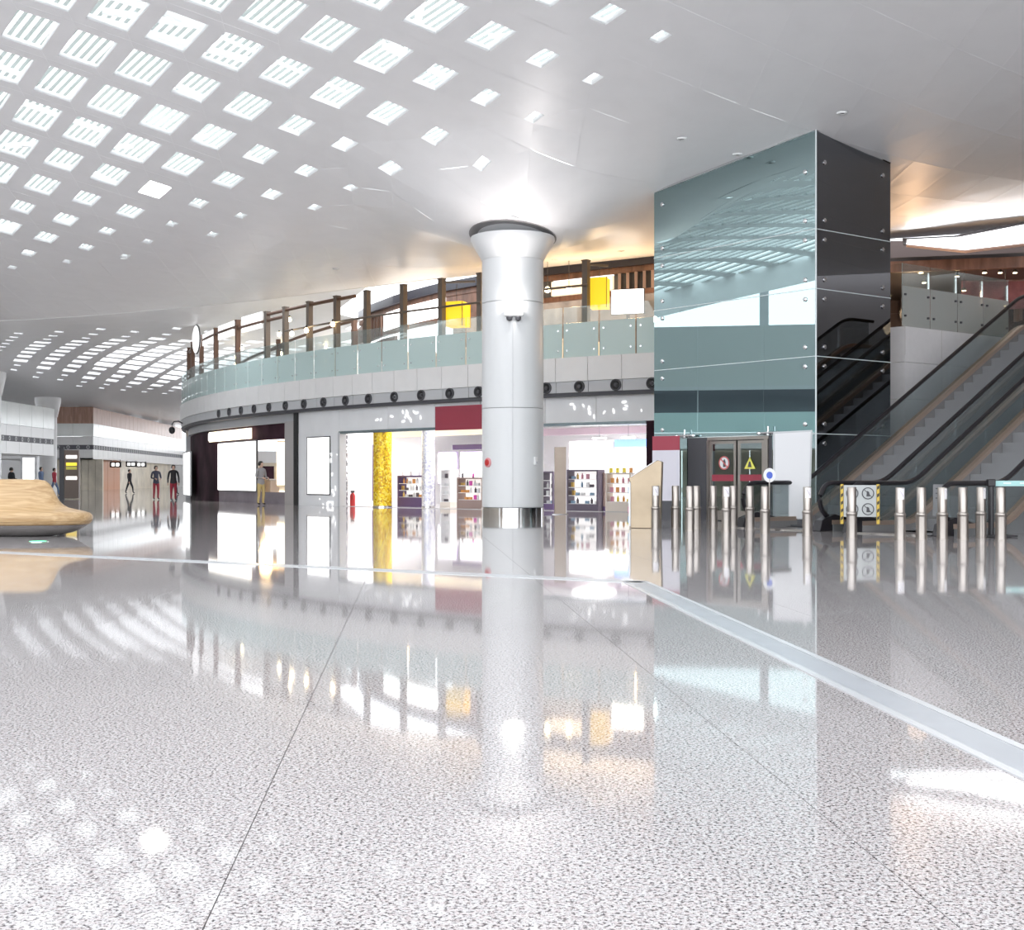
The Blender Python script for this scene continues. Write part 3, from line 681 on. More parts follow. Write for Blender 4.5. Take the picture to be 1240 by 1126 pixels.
def lantern(px, zc, wd, ht, label):
    a = arc_a(px, -1.05); p = BC+(BR-1.05)*arc_n(a)
    t = empty('lantern', label, 'lantern', loc=(p.x, p.y, zc), rz=a+math.pi/2+.35)
    MB().box((0, 0, 0), (wd, wd, ht)).build('shade', M_lantern, t, bevel=.01)
    fr = MB()
    for sx in (-1, 1):
        for sy in (-1, 1): fr.box((sx*wd/2, sy*wd/2, 0), (.03, .03, ht+.02))
    fr.build('frame', mat('lantern_frame', (.55, .38, .04), .5), t); MB().tube([(0, 0, ht/2), (0, 0, ptop-.14-zc)], .012, 6).build('cord', M_dark, t)
lantern(553, EYE+207*42.4/F, .74, .86, 'wide cube-shaped yellow fabric lantern hanging from a post')
lantern(726, EYE+232*39.2/F, .56, .98, 'tall narrow yellow fabric lantern hanging right of the column')
# pipe rails running from post to post
def arc_line(px0, px1, z0, z1, off, n=16): 
    a0, a1 = arc_a(px0, off), arc_a(px1, off); r = []
    for k in range(n+1):
        q = BC+(BR+off)*arc_n(a0+(a1-a0)*k/n); r.append((q.x, q.y, z0+(z1-z0)*k/n))
    return r
for px0, px1, z0, z1, off, lab in ((345, 582, 7.1, 7.1, -.3, 'thin pipe rail running level along the bronze posts'), (288, 345, 7.75, 7.75, -.45, 'brown trellis beam over the largest white hanging board'),
                              (323, 430, 8.0, 8.0, -.45, 'upper brown trellis beam joining the bronze posts'), (323, 430, 7.6, 7.9, -4.0, 'sloping brown trellis beam of the rear row'), (222, 345, 6.5, 6.7, -5, 'low rear trellis beam with bulbs'),
                              (226, 290, 7.85, 7.85, -.45, 'brown trellis beam above the smaller hanging boards'), (232, 345, 7.2, 7.2, -3, 'middle trellis beam strung with bulbs'), (640, 712, 7.3, 7.3, -.3, 'thin pipe rail right of the column')):
    tag(MB().tube(arc_line(px0, px1, z0, z1, off), .04 if 'pipe' in lab else .07, 8).build('trellis_beam' if 'beam' in lab else 'pipe_rail', M_rust if 'beam' in lab else M_postsq, None, True), lab, 'beam' if 'beam' in lab else 'rail')
for px, off in ((429, -4.0), (337, -4.0), (330, -5.5), (334, -7.)):
    p = arcp(px, 4.98, off); t = empty('steel_post', 'rust-brown post in the rear row of the trellis', 'post', 'rear trellis posts', loc=p, rz=arc_a(px, off)+math.pi/2)
    MB().box((0, 0, 1.5), (.2, .2, 3.0)).build('shaft', M_rust, t); MB().box((0, 0, .015), (.32, .32, .03)).build('base_plate', M_rust, t)
for k, (px, y) in enumerate(((402.9, 392.6), (371, 400), (353.5, 404), (350.6, 387), (329, 393.8), (315, 397), (299, 400), (321.6, 406.8), (290.6, 408), (338, 405), (312, 416), (275.7, 420), (293, 422), (278, 439), (303, 437), (270, 432), (261, 428), (285, 446), (252, 441))):
    off = -.32 if px > 340 and y > 390 else (-3.-2.5*(k % 3))
    off = off+.0 if off < -1 else -.18
    q = arcp(px, 0, off); z = EYE+(580-y)*q.y/F-.0
    t = empty('light_bulb', 'warm glowing bulb strung on the upper-floor trellis', 'bulb', 'trellis string-light bulbs', loc=(q.x, q.y, z))
    MB().lathe((0, 0, 0), [(.01, -.1), (.07, -.07), (.09, 0), (.06, .07), (.03, .1)], 12).build('globe', M_bulb, t, True); MB().lathe((0, 0, .1), [(.035, 0), (.035, .08), (.01, .1)], 8).build('socket', M_black, t, True)
def hung_board(px0, px1, y0, y1, lab):
    off = -.45; pa, pb = arcp(px0, 0, off), arcp(px1, 0, off); q = (pa+pb)/2; zt = EYE+(580-y0)*q.y/F; zb = EYE+(580-y1)*q.y/F; rz = math.atan2(pb.y-pa.y, pb.x-pa.x)
    t = empty('hanging_board', lab, 'sign', loc=(q.x, q.y, 0), rz=rz); L_ = (pb-pa).length
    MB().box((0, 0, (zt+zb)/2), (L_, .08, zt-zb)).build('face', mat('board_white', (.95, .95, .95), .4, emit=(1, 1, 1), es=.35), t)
    for s in (-1, 1): MB().tube([(s*L_*.4, 0, zt-.02), (s*L_*.4, 0, 7.85)], .015, 6).build('hanger', M_dark, t)
hung_board(293.5, 317, 381, 400, 'largest white hanging board on the brown trellis')
hung_board(265, 283, 392, 409, 'middle-sized white hanging board on the brown trellis')
hung_board(246, 260, 402, 416, 'smallest white hanging board on the brown trellis, next to the oval')
q = arcp(238, 0, -.2); z = EYE+(580-411)*q.y/F
b = MB(); n = 28
for yy in (-.05, .05):
    pass
ring = [(.5*math.cos(k*2*math.pi/n), 0, .68*math.sin(k*2*math.pi/n)) for k in range(n)]
t = empty('oval_sign', 'white oval sign with a dark rim hanging at the trellis end', 'sign', loc=(q.x, q.y, z), rz=-1.0)
MB().prism([(x*1.08, -.03, zz*1.06) for x, _, zz in ring], (0, .06, 0)).build('rim', M_dark, t); MB().prism([(x, -.05, zz) for x, _, zz in ring], (0, .10, 0)).build('face', MATS['board_white'], t)
MB().tube([(0, 0, .7), (0, 0, 7.95-z)], .015, 6).build('hanger', M_dark, t)

# curved cafe pavilion behind the posts
CP = [(430, 62, 0), (438, 59.5, 0), (450, 57.2, 0), (488, 53.5, 0), (535, 50.7, 0), (580, 49, 0), (620, 47.8, 0), (660, 46.6, 0), (725, 45.2, 0), (790, 44, 0), (870, 43, 0), (960, 42.2, 0)]
def cpt(px): d = interp([c[0] for c in CP], [c[1] for c in CP], px); return Vector(((px-620)*d/F, d))
def cwall(px0, px1, z0, z1, off, m, name, par, th=.15, n=None):
    n = n or max(2, int((px1-px0)/14)); pts = []; ns = []
    for k in range(n+1):
        px = px0+(px1-px0)*k/n; p = cpt(px); tg = (cpt(px+6)-cpt(px-6)).normalized(); nn = Vector((tg.y, -tg.x)); pts.append(p+nn*off); ns.append(nn)
    return MB().strip([(p.x, p.y) for p in pts], z0+EYE, z1+EYE, th, [(q.x, q.y) for q in ns]).build(name, m, par)
pav = empty('cafe_pavilion', 'brown curved cafe pavilion with black roof edge on the upper floor', 'kiosk')
M_blackfas = mat('black_fascia', (.02, .02, .035), .35)
cwall(440, 960, 7.62, 7.98, .25, M_blackfas, 'roof_edge', pav, .6)
cwall(436, 960, 7.42, 7.62, .05, M_brownwood, 'header', pav)
cwall(430, 464, 6.5, 7.42, .0, M_brownwood, 'louver_wall', pav)
for k in range(7):
    px = 442+k*3.6; p = cpt(px); tg = (cpt(px+3)-cpt(px-3)).normalized(); nn = Vector((tg.y, -tg.x)); p = p+nn*.08
    MB().box((p.x, p.y, EYE+6.95), (.06, .06, .95), math.atan2(tg.y, tg.x)).build('louver', M_rust, pav)
cwall(465, 540, 6.62, 7.42, .02, M_light, 'light_band', pav, .1); cwall(430, 600, 6.42, 6.62, .05, M_brownwood, 'sill', pav)
cwall(440, 470, 3.95, 6.42, -.3, M_brownwood, 'lower_wall', pav); cwall(462, 960, 3.95, 7.6, -3.5, mat('cafe_back', (.30, .22, .16), .5, var=.4, vscale=1.2), 'back_wall', pav)
cwall(540, 600, 6.62, 7.42, 0, M_brownwood, 'header_panel', pav)
cwall(640, 668, 6.7, 7.42, 0, M_dark, 'header_panel', pav); cwall(668, 742, 6.85, 7.38, .02, mat('cream_lit', (.9, .8, .65), .5, emit=(1, .85, .62), es=.35), 'light_band', pav)
cwall(742, 960, 6.75, 7.42, -.1, M_dark, 'header_panel', pav); cwall(640, 960, 6.62, 6.8, .06, M_brownwood, 'sill', pav)
for k in range(5):
    px = 750+k*10; p = cpt(px); MB().box((p.x, p.y-.05, EYE+7.1), (.1, .1, .62)).build('baffle', M_taupe, pav)
for px, w_, h_, off in ((476, 1.2, 1.1, -1.2), (508, 1.4, 1.3, -1.0), (535, .9, 1.0, -1.2), (566, 1.4, 1.2, -.9), (682, 1.5, 1.1, -1.4), (716, .7, .9, -1.4)):
    p = cpt(px); t = empty('cafe_counter', 'pale grey cafe counter behind the glass balustrade', 'counter', 'upper-floor cafe counters', loc=(p.x, p.y+off+.4, 4.97))
    MB().box((0, 0, h_/2), (w_, .6, h_)).build('body', M_ventgrey, t, bevel=.02); MB().box((0, 0, h_+.03), (w_+.1, .7, .06)).build('worktop', M_ivory, t)
p1, p2 = cpt(737), cpt(776); q = (p1+p2)/2
t = empty('menu_screen', 'blank bright menu screen on the upper floor right of the column', 'screen', loc=(q.x, q.y-1.2, 0), rz=math.atan2(p2.y-p1.y, p2.x-p1.x)*.6)
MB().box((0, .04, EYE+6.22), (1.2, .08, .9)).build('bezel', M_dark, t); MB().box((0, -.01, EYE+6.22), (1.14, .04, .84)).build('display', M_light, t); MB().box((0, .04, 5.9), (.1, .1, 1.86)).build('stand', M_dark, t)
for px, y in ((663, 351), (689, 350)):
    d = 43; p = at(px, y, d); t = empty('pendant_lamp', 'small glowing pendant lamp on the upper floor by the column', 'lamp', 'upper pendants', loc=p)
    MB().lathe((0, 0, -.1), [(.02, 0), (.09, .04), (.1, .12), (.05, .2)], 12).build('globe', M_bulb, t, True); MB().tube([(0, 0, .1), (0, 0, ceil_z(p.x, p.y)-p.z-.02)], .012, 6).build('cord', M_dark, t)
for px, off, e in ((500, 3, 22), (590, 3, 40), (690, 3.2, 55), (760, 3, 60), (880, 3, 45)):
    p = cpt(px); lamp('cafe_light', 'POINT', (p.x, p.y-off, 5.9), e, (1, .66, .34), .35)

# ------------------------------------------------------------------ the big round column
col = empty('column', 'large round white panelled column with flared capital and steel base', 'column', loc=(COLX, COLY, 0)); cr = .85
zz = [.28, 2.98, 5.87, 7.06]
for r in range(3):
    for k in range(4):
        a0 = -math.pi/2+k*math.pi/2+.004; a1 = a0+math.pi/2-.008
        mb = MB(); nn = 14
        vs = []; 
        for q in range(nn+1):
            a = a0+(a1-a0)*q/nn; c_, s_ = math.cos(a), math.sin(a)
            vs += [(cr*c_, cr*s_, zz[r]+.008), (cr*c_, cr*s_, zz[r+1]-.008), ((cr-.05)*c_, (cr-.05)*s_, zz[r+1]-.008), ((cr-.05)*c_, (cr-.05)*s_, zz[r]+.008)]
        fs = [(q*4+e, q*4+4+e, q*4+4+(e+1) % 4, q*4+(e+1) % 4) for q in range(nn) for e in range(4)]+[(3, 2, 1, 0), tuple(nn*4+e for e in range(4))]
        mb.add(vs, fs).build('column_panel', mat('column_white', (.77, .78, .79), .3), col, True)
MB().lathe((0, 0, 0), [(cr-.06, 0), (cr-.06, 7.1)], 40).build('core', M_ventgrey, col, True)
MB().lathe((0, 0, 0), [(cr-.05, 7.04), (cr+.01, 7.06), (cr+.09, 7.22), (cr+.24, 7.48), (cr+.31, 7.62), (cr+.31, 7.7), (cr+.2, 7.72)], 56).build('capital', mat('column_white'), col, True)
MB().lathe((0, 0, 0), [(cr+.012, 0), (cr+.012, .27), (cr-.02, .275)], 48).build('base_cladding', M_steelmirror, col, True)
rg = MB(); nn = 48; vs = []
for k in range(nn):
    a = k*2*math.pi/nn
    for r_, up in ((cr+.12, .12), (cr+.12, -.015), (cr+.36, -.015), (cr+.36, .12)):
        X, Y = r_*math.cos(a), r_*math.sin(a); vs.append((X, Y, ceil_z(COLX+X, COLY+Y)+up))
rg.add(vs, [(k*4+e, ((k+1) % nn)*4+e, ((k+1) % nn)*4+(e+1) % 4, k*4+(e+1) % 4) for k in range(nn) for e in range(4)]).build('ceiling_ring', mat('ring_grey', (.30, .29, .29), .4), col, True)
def on_col(px, y, out=0.):
    x = (px-620)*(COLY-cr)/F; x = max(-cr*.98, min(cr*.98, x-COLX)); return Vector((COLX+x*(1+out/cr), COLY-math.sqrt(cr*cr-x*x)*(1+out/cr), EYE+(580-y)*(COLY-math.sqrt(cr*cr-x*x))/F)), math.atan2(x, math.sqrt(cr*cr-x*x))
p, a = on_col(622, 384)
t = empty('uplighter', 'white wall uplighter with two heads mounted on the column', 'lamp', loc=p, rz=a)
MB().box((0, -.06, .1), (.52, .14, .16)).build('housing', M_white, t, bevel=.03)
MB().box((0, -.06, .19), (.44, .1, .015)).build('glowing_top', M_lamp, t)
for s in (-1, 1): MB().lathe((s*.12, -.12, -.12), [(.02, 0), (.07, .03), (.08, .1), (.05, .14)], 12).build('lamp_head', M_dark, t, True)
lamp('uplighter_beam', 'SPOT', p+Vector((0, -.45, .3)), 75, (1, .93, .9), .1, (math.radians(200), 0, 0), spot_size=math.radians(110), spot_blend=1.)
lamp('uplighter_wash', 'POINT', p+Vector((0, -.4, .35)), 7, (1, .97, .94), .08)
p, a = on_col(591, 560); t = empty('fire_alarm', 'round red fire alarm button on the white column', 'alarm', loc=p, rz=a)
mb = MB().lathe((0, 0, 0), [(.13, 0), (.13, .03), (.11, .045)], 20); mb.v = [(x, -z_, y_) for x, y_, z_ in mb.v]; mb.build('ring', mat('alarm_ring', (.75, .3, .32), .4), t, True)
mb = MB().lathe((0, 0, .03), [(.09, 0), (.085, .03), (.05, .04)], 20); mb.v = [(x, -z_, y_) for x, y_, z_ in mb.v]; mb.build('button', M_red, t, True)
p, a = on_col(648, 558); t = empty('wall_socket', 'small white switch box on the right side of the column', 'switch', loc=p, rz=a)
MB().box((0, -.03, 0), (.09, .06, .22)).build('box', M_white, t, bevel=.01); MB().box((.0, -.065, -.05), (.05, .02, .06)).build('rocker', M_ventgrey, t)

# ------------------------------------------------------------------ glass lift tower
LC = Vector((7.09, 28.9)); LL = Vector((3.76, 32.8)); LR = Vector((9.32, 30.5)); LB4 = LL+(LR-LC)
lift = empty('lift_tower', 'tall glass-clad lift tower with bolted teal panels', 'lift')
zj = [0, 2.11, 3.92, 5.5, 6.89, None]
def topz(p): return ceil_z(p.x, p.y)+.03
def face_panels(A, B, m, n_out, skip=False):
    d = (B-A); L_ = d.length; d = d/L_; no = Vector(n_out)
    for r in range(5):
        if r == 0 and skip: continue
        a = A+d*.006; b = B-d*.006; g2 = .008
        za0 = zj[r]+(g2 if r else .0); zb0 = za0
        za1 = zj[r+1]-g2 if zj[r+1] else topz(A); zb1 = zj[r+1]-g2 if zj[r+1] else topz(B)
        th = no*-.025
        MB().prism([(a.x, a.y, za0), (b.x, b.y, zb0), (b.x, b.y, zb1), (a.x, a.y, za1)], (th.x, th.y, 0)).build('glass_panel', m, lift)
        if r: MB().bar((A.x, A.y, zj[r]), (B.x, B.y, zj[r]), .02, .016).build('joint_strip', M_joint, lift)
        for P, sg in ((A, 1), (B, -1)):
            for zb in (za0+.22, (za1 if zj[r+1] else min(za1, zb1))-.22-(0 if zj[r+1] else .15)):
                c = P+d*sg*.3
                mb = MB().lathe((0, 0, 0), [(.0, -.01), (.055, -.01), (.055, .02), (.035, .03), (0, .03)], 12, caps=False)
                ang = math.atan2(no.y, no.x); R = Matrix.Rotation(ang, 3, 'Z') @ Matrix.Rotation(math.pi/2, 3, 'Y')
                mb.v = [tuple(R @ Vector(v)+Vector((c.x, c.y, zb))) for v in mb.v]; mb.build('glass_bolt', M_steelmirror, lift, True)
nl = Vector(((LC-LL).y, -(LC-LL).x)).normalized(); nl = nl if nl.y < 0 else -nl
nr = Vector(((LR-LC).y, -(LR-LC).x)).normalized(); nr = nr if nr.y < 0 else -nr
face_panels(LL, LC, M_liftglass, nl, skip=True); face_panels(LC, LR, M_sideglass, nr)
face_panels(LR, LB4, M_sideglass, -nl); face_panels(LB4, LL, M_sideglass, -nr)
ci = (LL+LR)/2; mb = MB()
pp = [ci+(q-ci)*.62 for q in (LL, LC, LR, LB4)]
mb.prism([(q.x, q.y, 0.01) for q in pp], (0, 0, 7.4)).build('shaft_core', mat('shaft_dark', (.05, .055, .06), .5), lift)
for A, B in ((LL, LC), (LC, LR)):
    for q in (A, B): pass
MB().bar((LC.x, LC.y, 0.0), (LC.x, LC.y, topz(LC)), .03).build('corner_seal', M_joint, lift)
MB().bar((LL.x, LL.y, topz(LL)+.0), (LC.x, LC.y, topz(LC)+.0), .06, .05).build('head_channel', M_steelmirror, lift); MB().bar((LC.x, LC.y, topz(LC)), (LR.x, LR.y, topz(LR)), .06, .05).build('head_channel', M_steelmirror, lift)
def lf(px, z=0., out=0.):                       # a point of the lift's front face by picture column
    k = (px-620)/F; d = LC-LL; s = (LL.x-k*LL.y)/(k*d.y-d.x); q = LL+d*s+nl*out; return Vector((q.x, q.y, z))
def lpanel(name, px0, px1, z0, z1, m, par, out=0., th=.03):
    a, b = lf(px0, z0, out), lf(px1, z0, out); return MB().prism([a, b, b+Vector((0, 0, z1-z0)), a+Vector((0, 0, z1-z0))], (-nl.x*th, -nl.y*th, 0)).build(name, m, par)
lpanel('glass_panel', 792.5, 832, 0, 2.1, M_liftglass, lift); lpanel('glass_panel', 935, 987.5, 0, 2.1, M_liftglass, lift)
lpanel('portal_panel', 833, 857, 0, 2.1, M_dark, lift, .0); lpanel('portal_panel', 931, 935, 0, 2.1, M_dark, lift, .0)
lpanel('portal_head', 857, 931, 2.02, 2.1, M_steel, lift, .02, .1)
dr = empty('lift_door', 'steel-framed glass lift doors with warning stickers', 'door')
M_doorglass = glassmat('door_glass', (.6, .68, .68), (.55, .62, .62), .3)
for x0, x1 in ((860, 892), (894, 926)):
    lpanel('door_glass', x0+2, x1-2, .25, 1.95, M_doorglass, dr, .01, .02)
    for s0, s1, z0, z1 in ((x0, x0+3, .02, 2.0), (x1-3, x1, .02, 2.0), (x0+3, x1-3, 1.93, 2.0), (x0+3, x1-3, .02, .26)): lpanel('door_frame', s0, s1, z0, z1, M_steel, dr, .02, .05)
    lpanel('burgundy_stripe', x0+3, x1-3, 1.0, 1.16, M_burg, dr, .025, .012)
lpanel('jamb', 857, 859.5, 0, 2.02, M_steel, dr, .05, .1); lpanel('jamb', 926.5, 931, 0, 2.02, M_steel, dr, .05, .1)
def ring_on(name, c, ex, ez, r0, r1, m, par, n=24, nrm=None):
    vs = []; nrm = nrm or ex.cross(ez).normalized()
    for k in range(n):
        a = k*2*math.pi/n; dv = ex*math.cos(a)+ez*math.sin(a)
        vs += [c+dv*r0, c+dv*r1, c+dv*r1+nrm*.006, c+dv*r0+nrm*.006]
    return MB().add(vs, [(k*4+e, ((k+1) % n)*4+e, ((k+1) % n)*4+(e+1) % 4, k*4+(e+1) % 4) for k in range(n) for e in range(4)]).build(name, m, par)
EX = Vector(((LC-LL).x, (LC-LL).y, 0)).normalized(); EZ = Vector((0, 0, 1)); n3 = Vector((nl.x, nl.y, 0))
c = lf(878, 1.45, .03); M_sred = mat('sticker_red', (.6, .12, .12), .5); M_sgrey = mat('sticker_grey', (.75, .78, .8), .5); M_syel = mat('sticker_yellow', (.85, .8, .15), .5)
ring_on('sticker_disc', c, EX, EZ, .01, .17, M_sgrey, dr, nrm=n3); ring_on('sticker_ring', c+n3*.006, EX, EZ, .14, .17, M_sred, dr, nrm=n3)
MB().bar(c+n3*.012-EX*.11+EZ*.11, c+n3*.012+EX*.11-EZ*.11, .03, .005, up=n3).build('sticker_bar', M_sred, dr); MB().prism([c+n3*.008+EX*x+EZ*z for x, z in ((-.03, -.1), (.05, -.1), (.05, .02), (.02, .1), (-.03, .06))], n3*.004).build('sticker_hand', M_dark, dr)
c = lf(909, 1.42, .03); MB().prism([c+EX*-.17+EZ*-.12, c+EX*.17+EZ*-.12, c+EZ*.17], n3*.006).build('sticker_triangle', M_syel, dr); MB().prism([c+n3*.006+EX*x+EZ*z for x, z in ((-.06, -.08), (.06, -.08), (.02, .06), (-.02, .06))], n3*.004).build('sticker_mark', M_dark, dr)
for px in (833, 934):
    p = lf(px, 2.16, .12); t = empty('door_spotlight', 'steel twin-arm glass fitting above the lift doors', 'fitting', 'steel fittings over the lift doors', loc=p, rz=math.atan2(EX.y, EX.x))
    MB().tube([(-.28, 0, 0), (.28, 0, 0)], .03, 8).build('arm', M_steelmirror, t, True); MB().tube([(0, .12, 0), (0, -.02, 0)], .05, 10).build('hub', M_steelmirror, t, True); MB().tube([(0, 0, -.06), (0, 0, .16)], .025, 8).build('stem', M_steelmirror, t, True)
    for s in (-1, 1): MB().lathe((s*.28, 0, -.04), [(.03, 0), (.06, .02), (.06, .06), (.03, .08)], 12).build('clamp', M_steelmirror, t, True)
# reflection of a burgundy sign and pale front in the lift glass, built as a board
t = empty('lift_reflection_board', 'burgundy and pale board standing in for a reflection in the lift glass', 'sign')
a, b = at(790, 600, 31.6), at(823, 600, 31.2); dx = (b-a); dx.z = 0
for nm, z0, z1, m in (('header', 1.78, 2.14, M_burg), ('board', .5, 1.78, mat('pale_lilac', (.70, .68, .75), .5)), ('base', 0, .5, M_dark)):
    MB().prism([(a.x, a.y, z0), (b.x, b.y, z0), (b.x, b.y, z1), (a.x, a.y, z1)], (.02, .08, 0)).build(nm, m, t)

# ------------------------------------------------------------------ escalators
EO = Vector((4.98, 26.7)); EU = Vector((.809, .588)).normalized(); EV = Vector((EU.y, -EU.x)); TH = math.atan2(EU.y, EU.x)
T0 = 2.0; SL = .577; TOP = 4.97; T1 = T0+TOP/SL; TEND = T1+1.3
def zs(t):                                       # walking line with eased ends
    def soft(x, r=.35): return 0 if x < -r else (x if x > r else (x+r)**2/(4*r))
    return SL*(soft(t-T0)-soft(t-T1))
def esc(s0, wd, label):
    base = empty('escalator', label, 'escalator', 'escalators behind the bollards' if False else None, loc=(EO.x+EV.x*s0, EO.y+EV.y*s0, 0), rz=TH)
    def prof(ts, lo, hi, y0, y1):                # ribbon solid between heights lo..hi above the walking line
        n = len(ts); vs = []
        for t in ts: vs += [(t, y0, zs(t)+lo), (t, y0, zs(t)+hi), (t, y1, zs(t)+hi), (t, y1, zs(t)+lo)]
        return MB().add(vs, [(k*4+e, k*4+4+e, k*4+4+(e+1) % 4, k*4+(e+1) % 4) for k in range(n-1) for e in range(4)]+[(3, 2, 1, 0), tuple((n-1)*4+e for e in range(4))])
    ts = [.25+(TEND-.25)*k/70 for k in range(71)]
    # local y runs toward -EV, so the near side is y = -wd
    sides = (0., -wd)
    for y in sides:
        sg = -1 if y == 0 else 1                 # direction towards the steps
        bounds = [.30+(TEND-.5)*k/8 for k in range(9)]
        for b0, b1 in zip(bounds, bounds[1:]):
            tt = [b0+.006+(b1-b0-.012)*k/8 for k in range(9)]
            prof(tt, .22, .93, y-.007, y+.007).build('glass_panel', M_escglass, base)
        nb = [(.30, .22)]+[(.32-.32*math.sin(q), .60+.33*math.cos(q)) for q in [k*math.pi/8 for k in range(0, 8)]]
        MB().prism([(x, y-.007, z) for x, z in nb], (0, .014, 0)).build('glass_panel', M_escglass, base)
        path = [(t, y, zs(t)+.97) for t in ts[::-1] if t > .36]+[(.36-.36*math.sin(q), y, .62+.35*math.cos(q)) for q in [k*math.pi/10 for k in range(11)]]+[(.6, y, .24)]
        MB().tube(path, .05, 8).build('handrail', M_rubber, base, True)
        prof(ts, .13, .22, y-.11, y+.11).build('inner_deck', M_bronze, base)
        prof(ts, -.34, .13, y+sg*.12, y+sg*.10).build('skirt', mat('skirt_grey', (.30, .29, .29), .4, .2), base)
        if y == 0 or True:
            os_ = .125 if y == 0 else -.125
            prof(ts, -.75, .13, y+os_-.01, y+os_+.01).build('outer_cladding', mat('esc_cladding', (.24, .25, .255), .3, .3), base)
        MB().prism([(-.12, y-.1, .0), (.95, y-.1, .0), (.95, y-.1, .22), (.35, y-.1, .34), (-.05, y-.1, .22)], (0, .2, 0)).build('newel_base', M_rubber, base, bevel=.015)
    MB().prism([(t, -.12, zs(t)-.75) for t in (ts[0], ts[-1])]+[(ts[-1], -wd+.12, zs(ts[-1])-.75), (ts[0], -wd+.12, zs(ts[0])-.75)], (0, 0, .02)) 
    un = prof(ts[8:], -.8, -.74, -.12, -wd+.12).build('underside', M_dark, base)
    ps = [.6+.4*k for k in range(int((TEND-.9)/.4))]
    for t in ps:
        z = zs(t+.2); MB().box((t+.2, -wd/2, z-.16), (.399, wd-.26, .32)).build('step', M_step, base)
        if zs(t+.25) > .05 and z < TOP-.05: MB().box((t+.02, -wd/2, z-.005), (.03, wd-.3, .012)).build('step_nosing', mat('nosing_grey', (.27, .27, .28), .5), base)
    MB().box((.2, -wd/2, .012), (.9, wd-.2, .024)).build('comb_plate', M_steelmirror, base)
    return base
esc(0, 2.1, 'left escalator, beside the glass lift tower'); esc(2.85, 2.05, 'right escalator, nearest the black belt-barrier post')
# low plinth edge in front of the escalators
# sign plates on the newels
def esc_sign(s, t, label, m, n):
    q = at(1041.5, 580, 24.25); root = empty('warning_plate', label, 'sign', loc=(q.x, q.y, 0), rz=-.12)
    MB().box((0, .02, .62), (.62, .03, .62)).build('plate', m, root); 
    for sg in (-1, 1):
        MB().box((sg*.345, .02, .56), (.055, .035, .78)).build('yellow_edge', mat('hazard_yellow', (.72, .5, .08), .5), root)
        for k in range(5): MB().prism([(sg*.345-.02, -.003, .24+k*.15), (sg*.345+.02, -.003, .27+k*.15), (sg*.345+.02, -.003, .33+k*.15), (sg*.345-.02, -.003, .30+k*.15)], (0, .006, 0)).build('hazard_mark', M_black, root)
    X, Z = Vector((1, 0, 0)), Vector((0, 0, 1))
    for cx in (-.15, .15):
        for cz in (.77, .46):
            c = Vector((cx, 0., cz)); ring_on('pictogram_ring', c, X, Z, .10, .118, M_dark, root, nrm=Vector((0, -1, 0)))
            MB().prism([c+Vector((-.03, 0, -.06)), c+Vector((.04, 0, -.06)), c+Vector((.02, 0, .03)), c+Vector((-.02, 0, .05))], (0, -.006, 0)).build('pictogram_figure', M_dark, root)
            MB().bar(c+Vector((-.07, -.006, .07)), c+Vector((.07, -.006, -.07)), .012, .005, up=(0, 1, 0)).build('pictogram_bar', M_dark, root)
esc_sign(2.4, -.1, 'grey plate with four pictograms and yellow edges between the escalators', mat('plate_grey', (.55, .57, .57), .4), 4)
def simple_plate(s, t, wd_, z0, z1, label, m):
    q = EO+EV*s+EU*t; root = empty('notice_plate', label, 'sign', loc=(q.x, q.y, 0), rz=-.1)
    MB().box((0, 0, (z0+z1)/2), (wd_, .02, z1-z0)).build('plate', m, root)
    MB().box((0, .02, z0/2), (.04, .03, z0)).build('stand', M_dark, root)
    for k in range(3): MB().box((0, -.012, z1-.08-k*.09), (wd_*.7, .004, .02)).build('text_line', M_dark, root)
simple_plate(4.5, .6, .3, .35, .95, 'dark notice plate with text lines inside the right escalator entrance', mat('plate_dark', (.25, .25, .26), .4))
# tall blank board standing beside the left escalator
p = at(959, 628, 27.55); t = empty('blank_board', 'tall blank white board on feet beside the left escalator', 'board', loc=(p.x, p.y, 0), rz=-.10)
MB().prism([(-.37, 0, .17), (.36, 0, .17), (.41, 0, 2.1), (-.37, 0, 2.06)], (0, .05, 0)).build('panel', mat('board_grey', (.8, .8, .82), .5), t); 
MB().prism([(-.41, .02, .13), (.40, .02, .13), (.45, .02, 2.14), (-.41, .02, 2.10)], (0, .04, 0)).build('frame', M_ventgrey, t)
MB().box((0, .03, .09), (.6, .05, .12)).build('leg', M_dark, t); MB().box((0, 0.03, .02), (.75, .34, .04)).build('base', M_dark, t)
p = at(927, 576, 27.0); t = empty('round_notice', 'small oval white and blue notice on a thin stand by the escalator', 'sign', loc=(p.x-.12, p.y-1.0, 0))
rg = [(.13*math.cos(k*math.pi/10), 0, .15*math.sin(k*math.pi/10)+1.13) for k in range(20)]
MB().prism(rg, (0, .015, 0)).build('disc', M_white, t); MB().prism([(x*.5, -.004, (z_-1.13)*.5+1.13) for x, _, z_ in rg], (0, .004, 0)).build('blue_symbol', mat('symbol_blue', (.08, .15, .65), .4), t); MB().tube([(0, .012, 0), (0, .012, 1.05)], .015, 8).build('stem', M_steel, t, True); MB().lathe((0, .012, 0), [(.12, 0), (.12, .015), (.02, .02)], 16).build('base', M_steel, t, True)

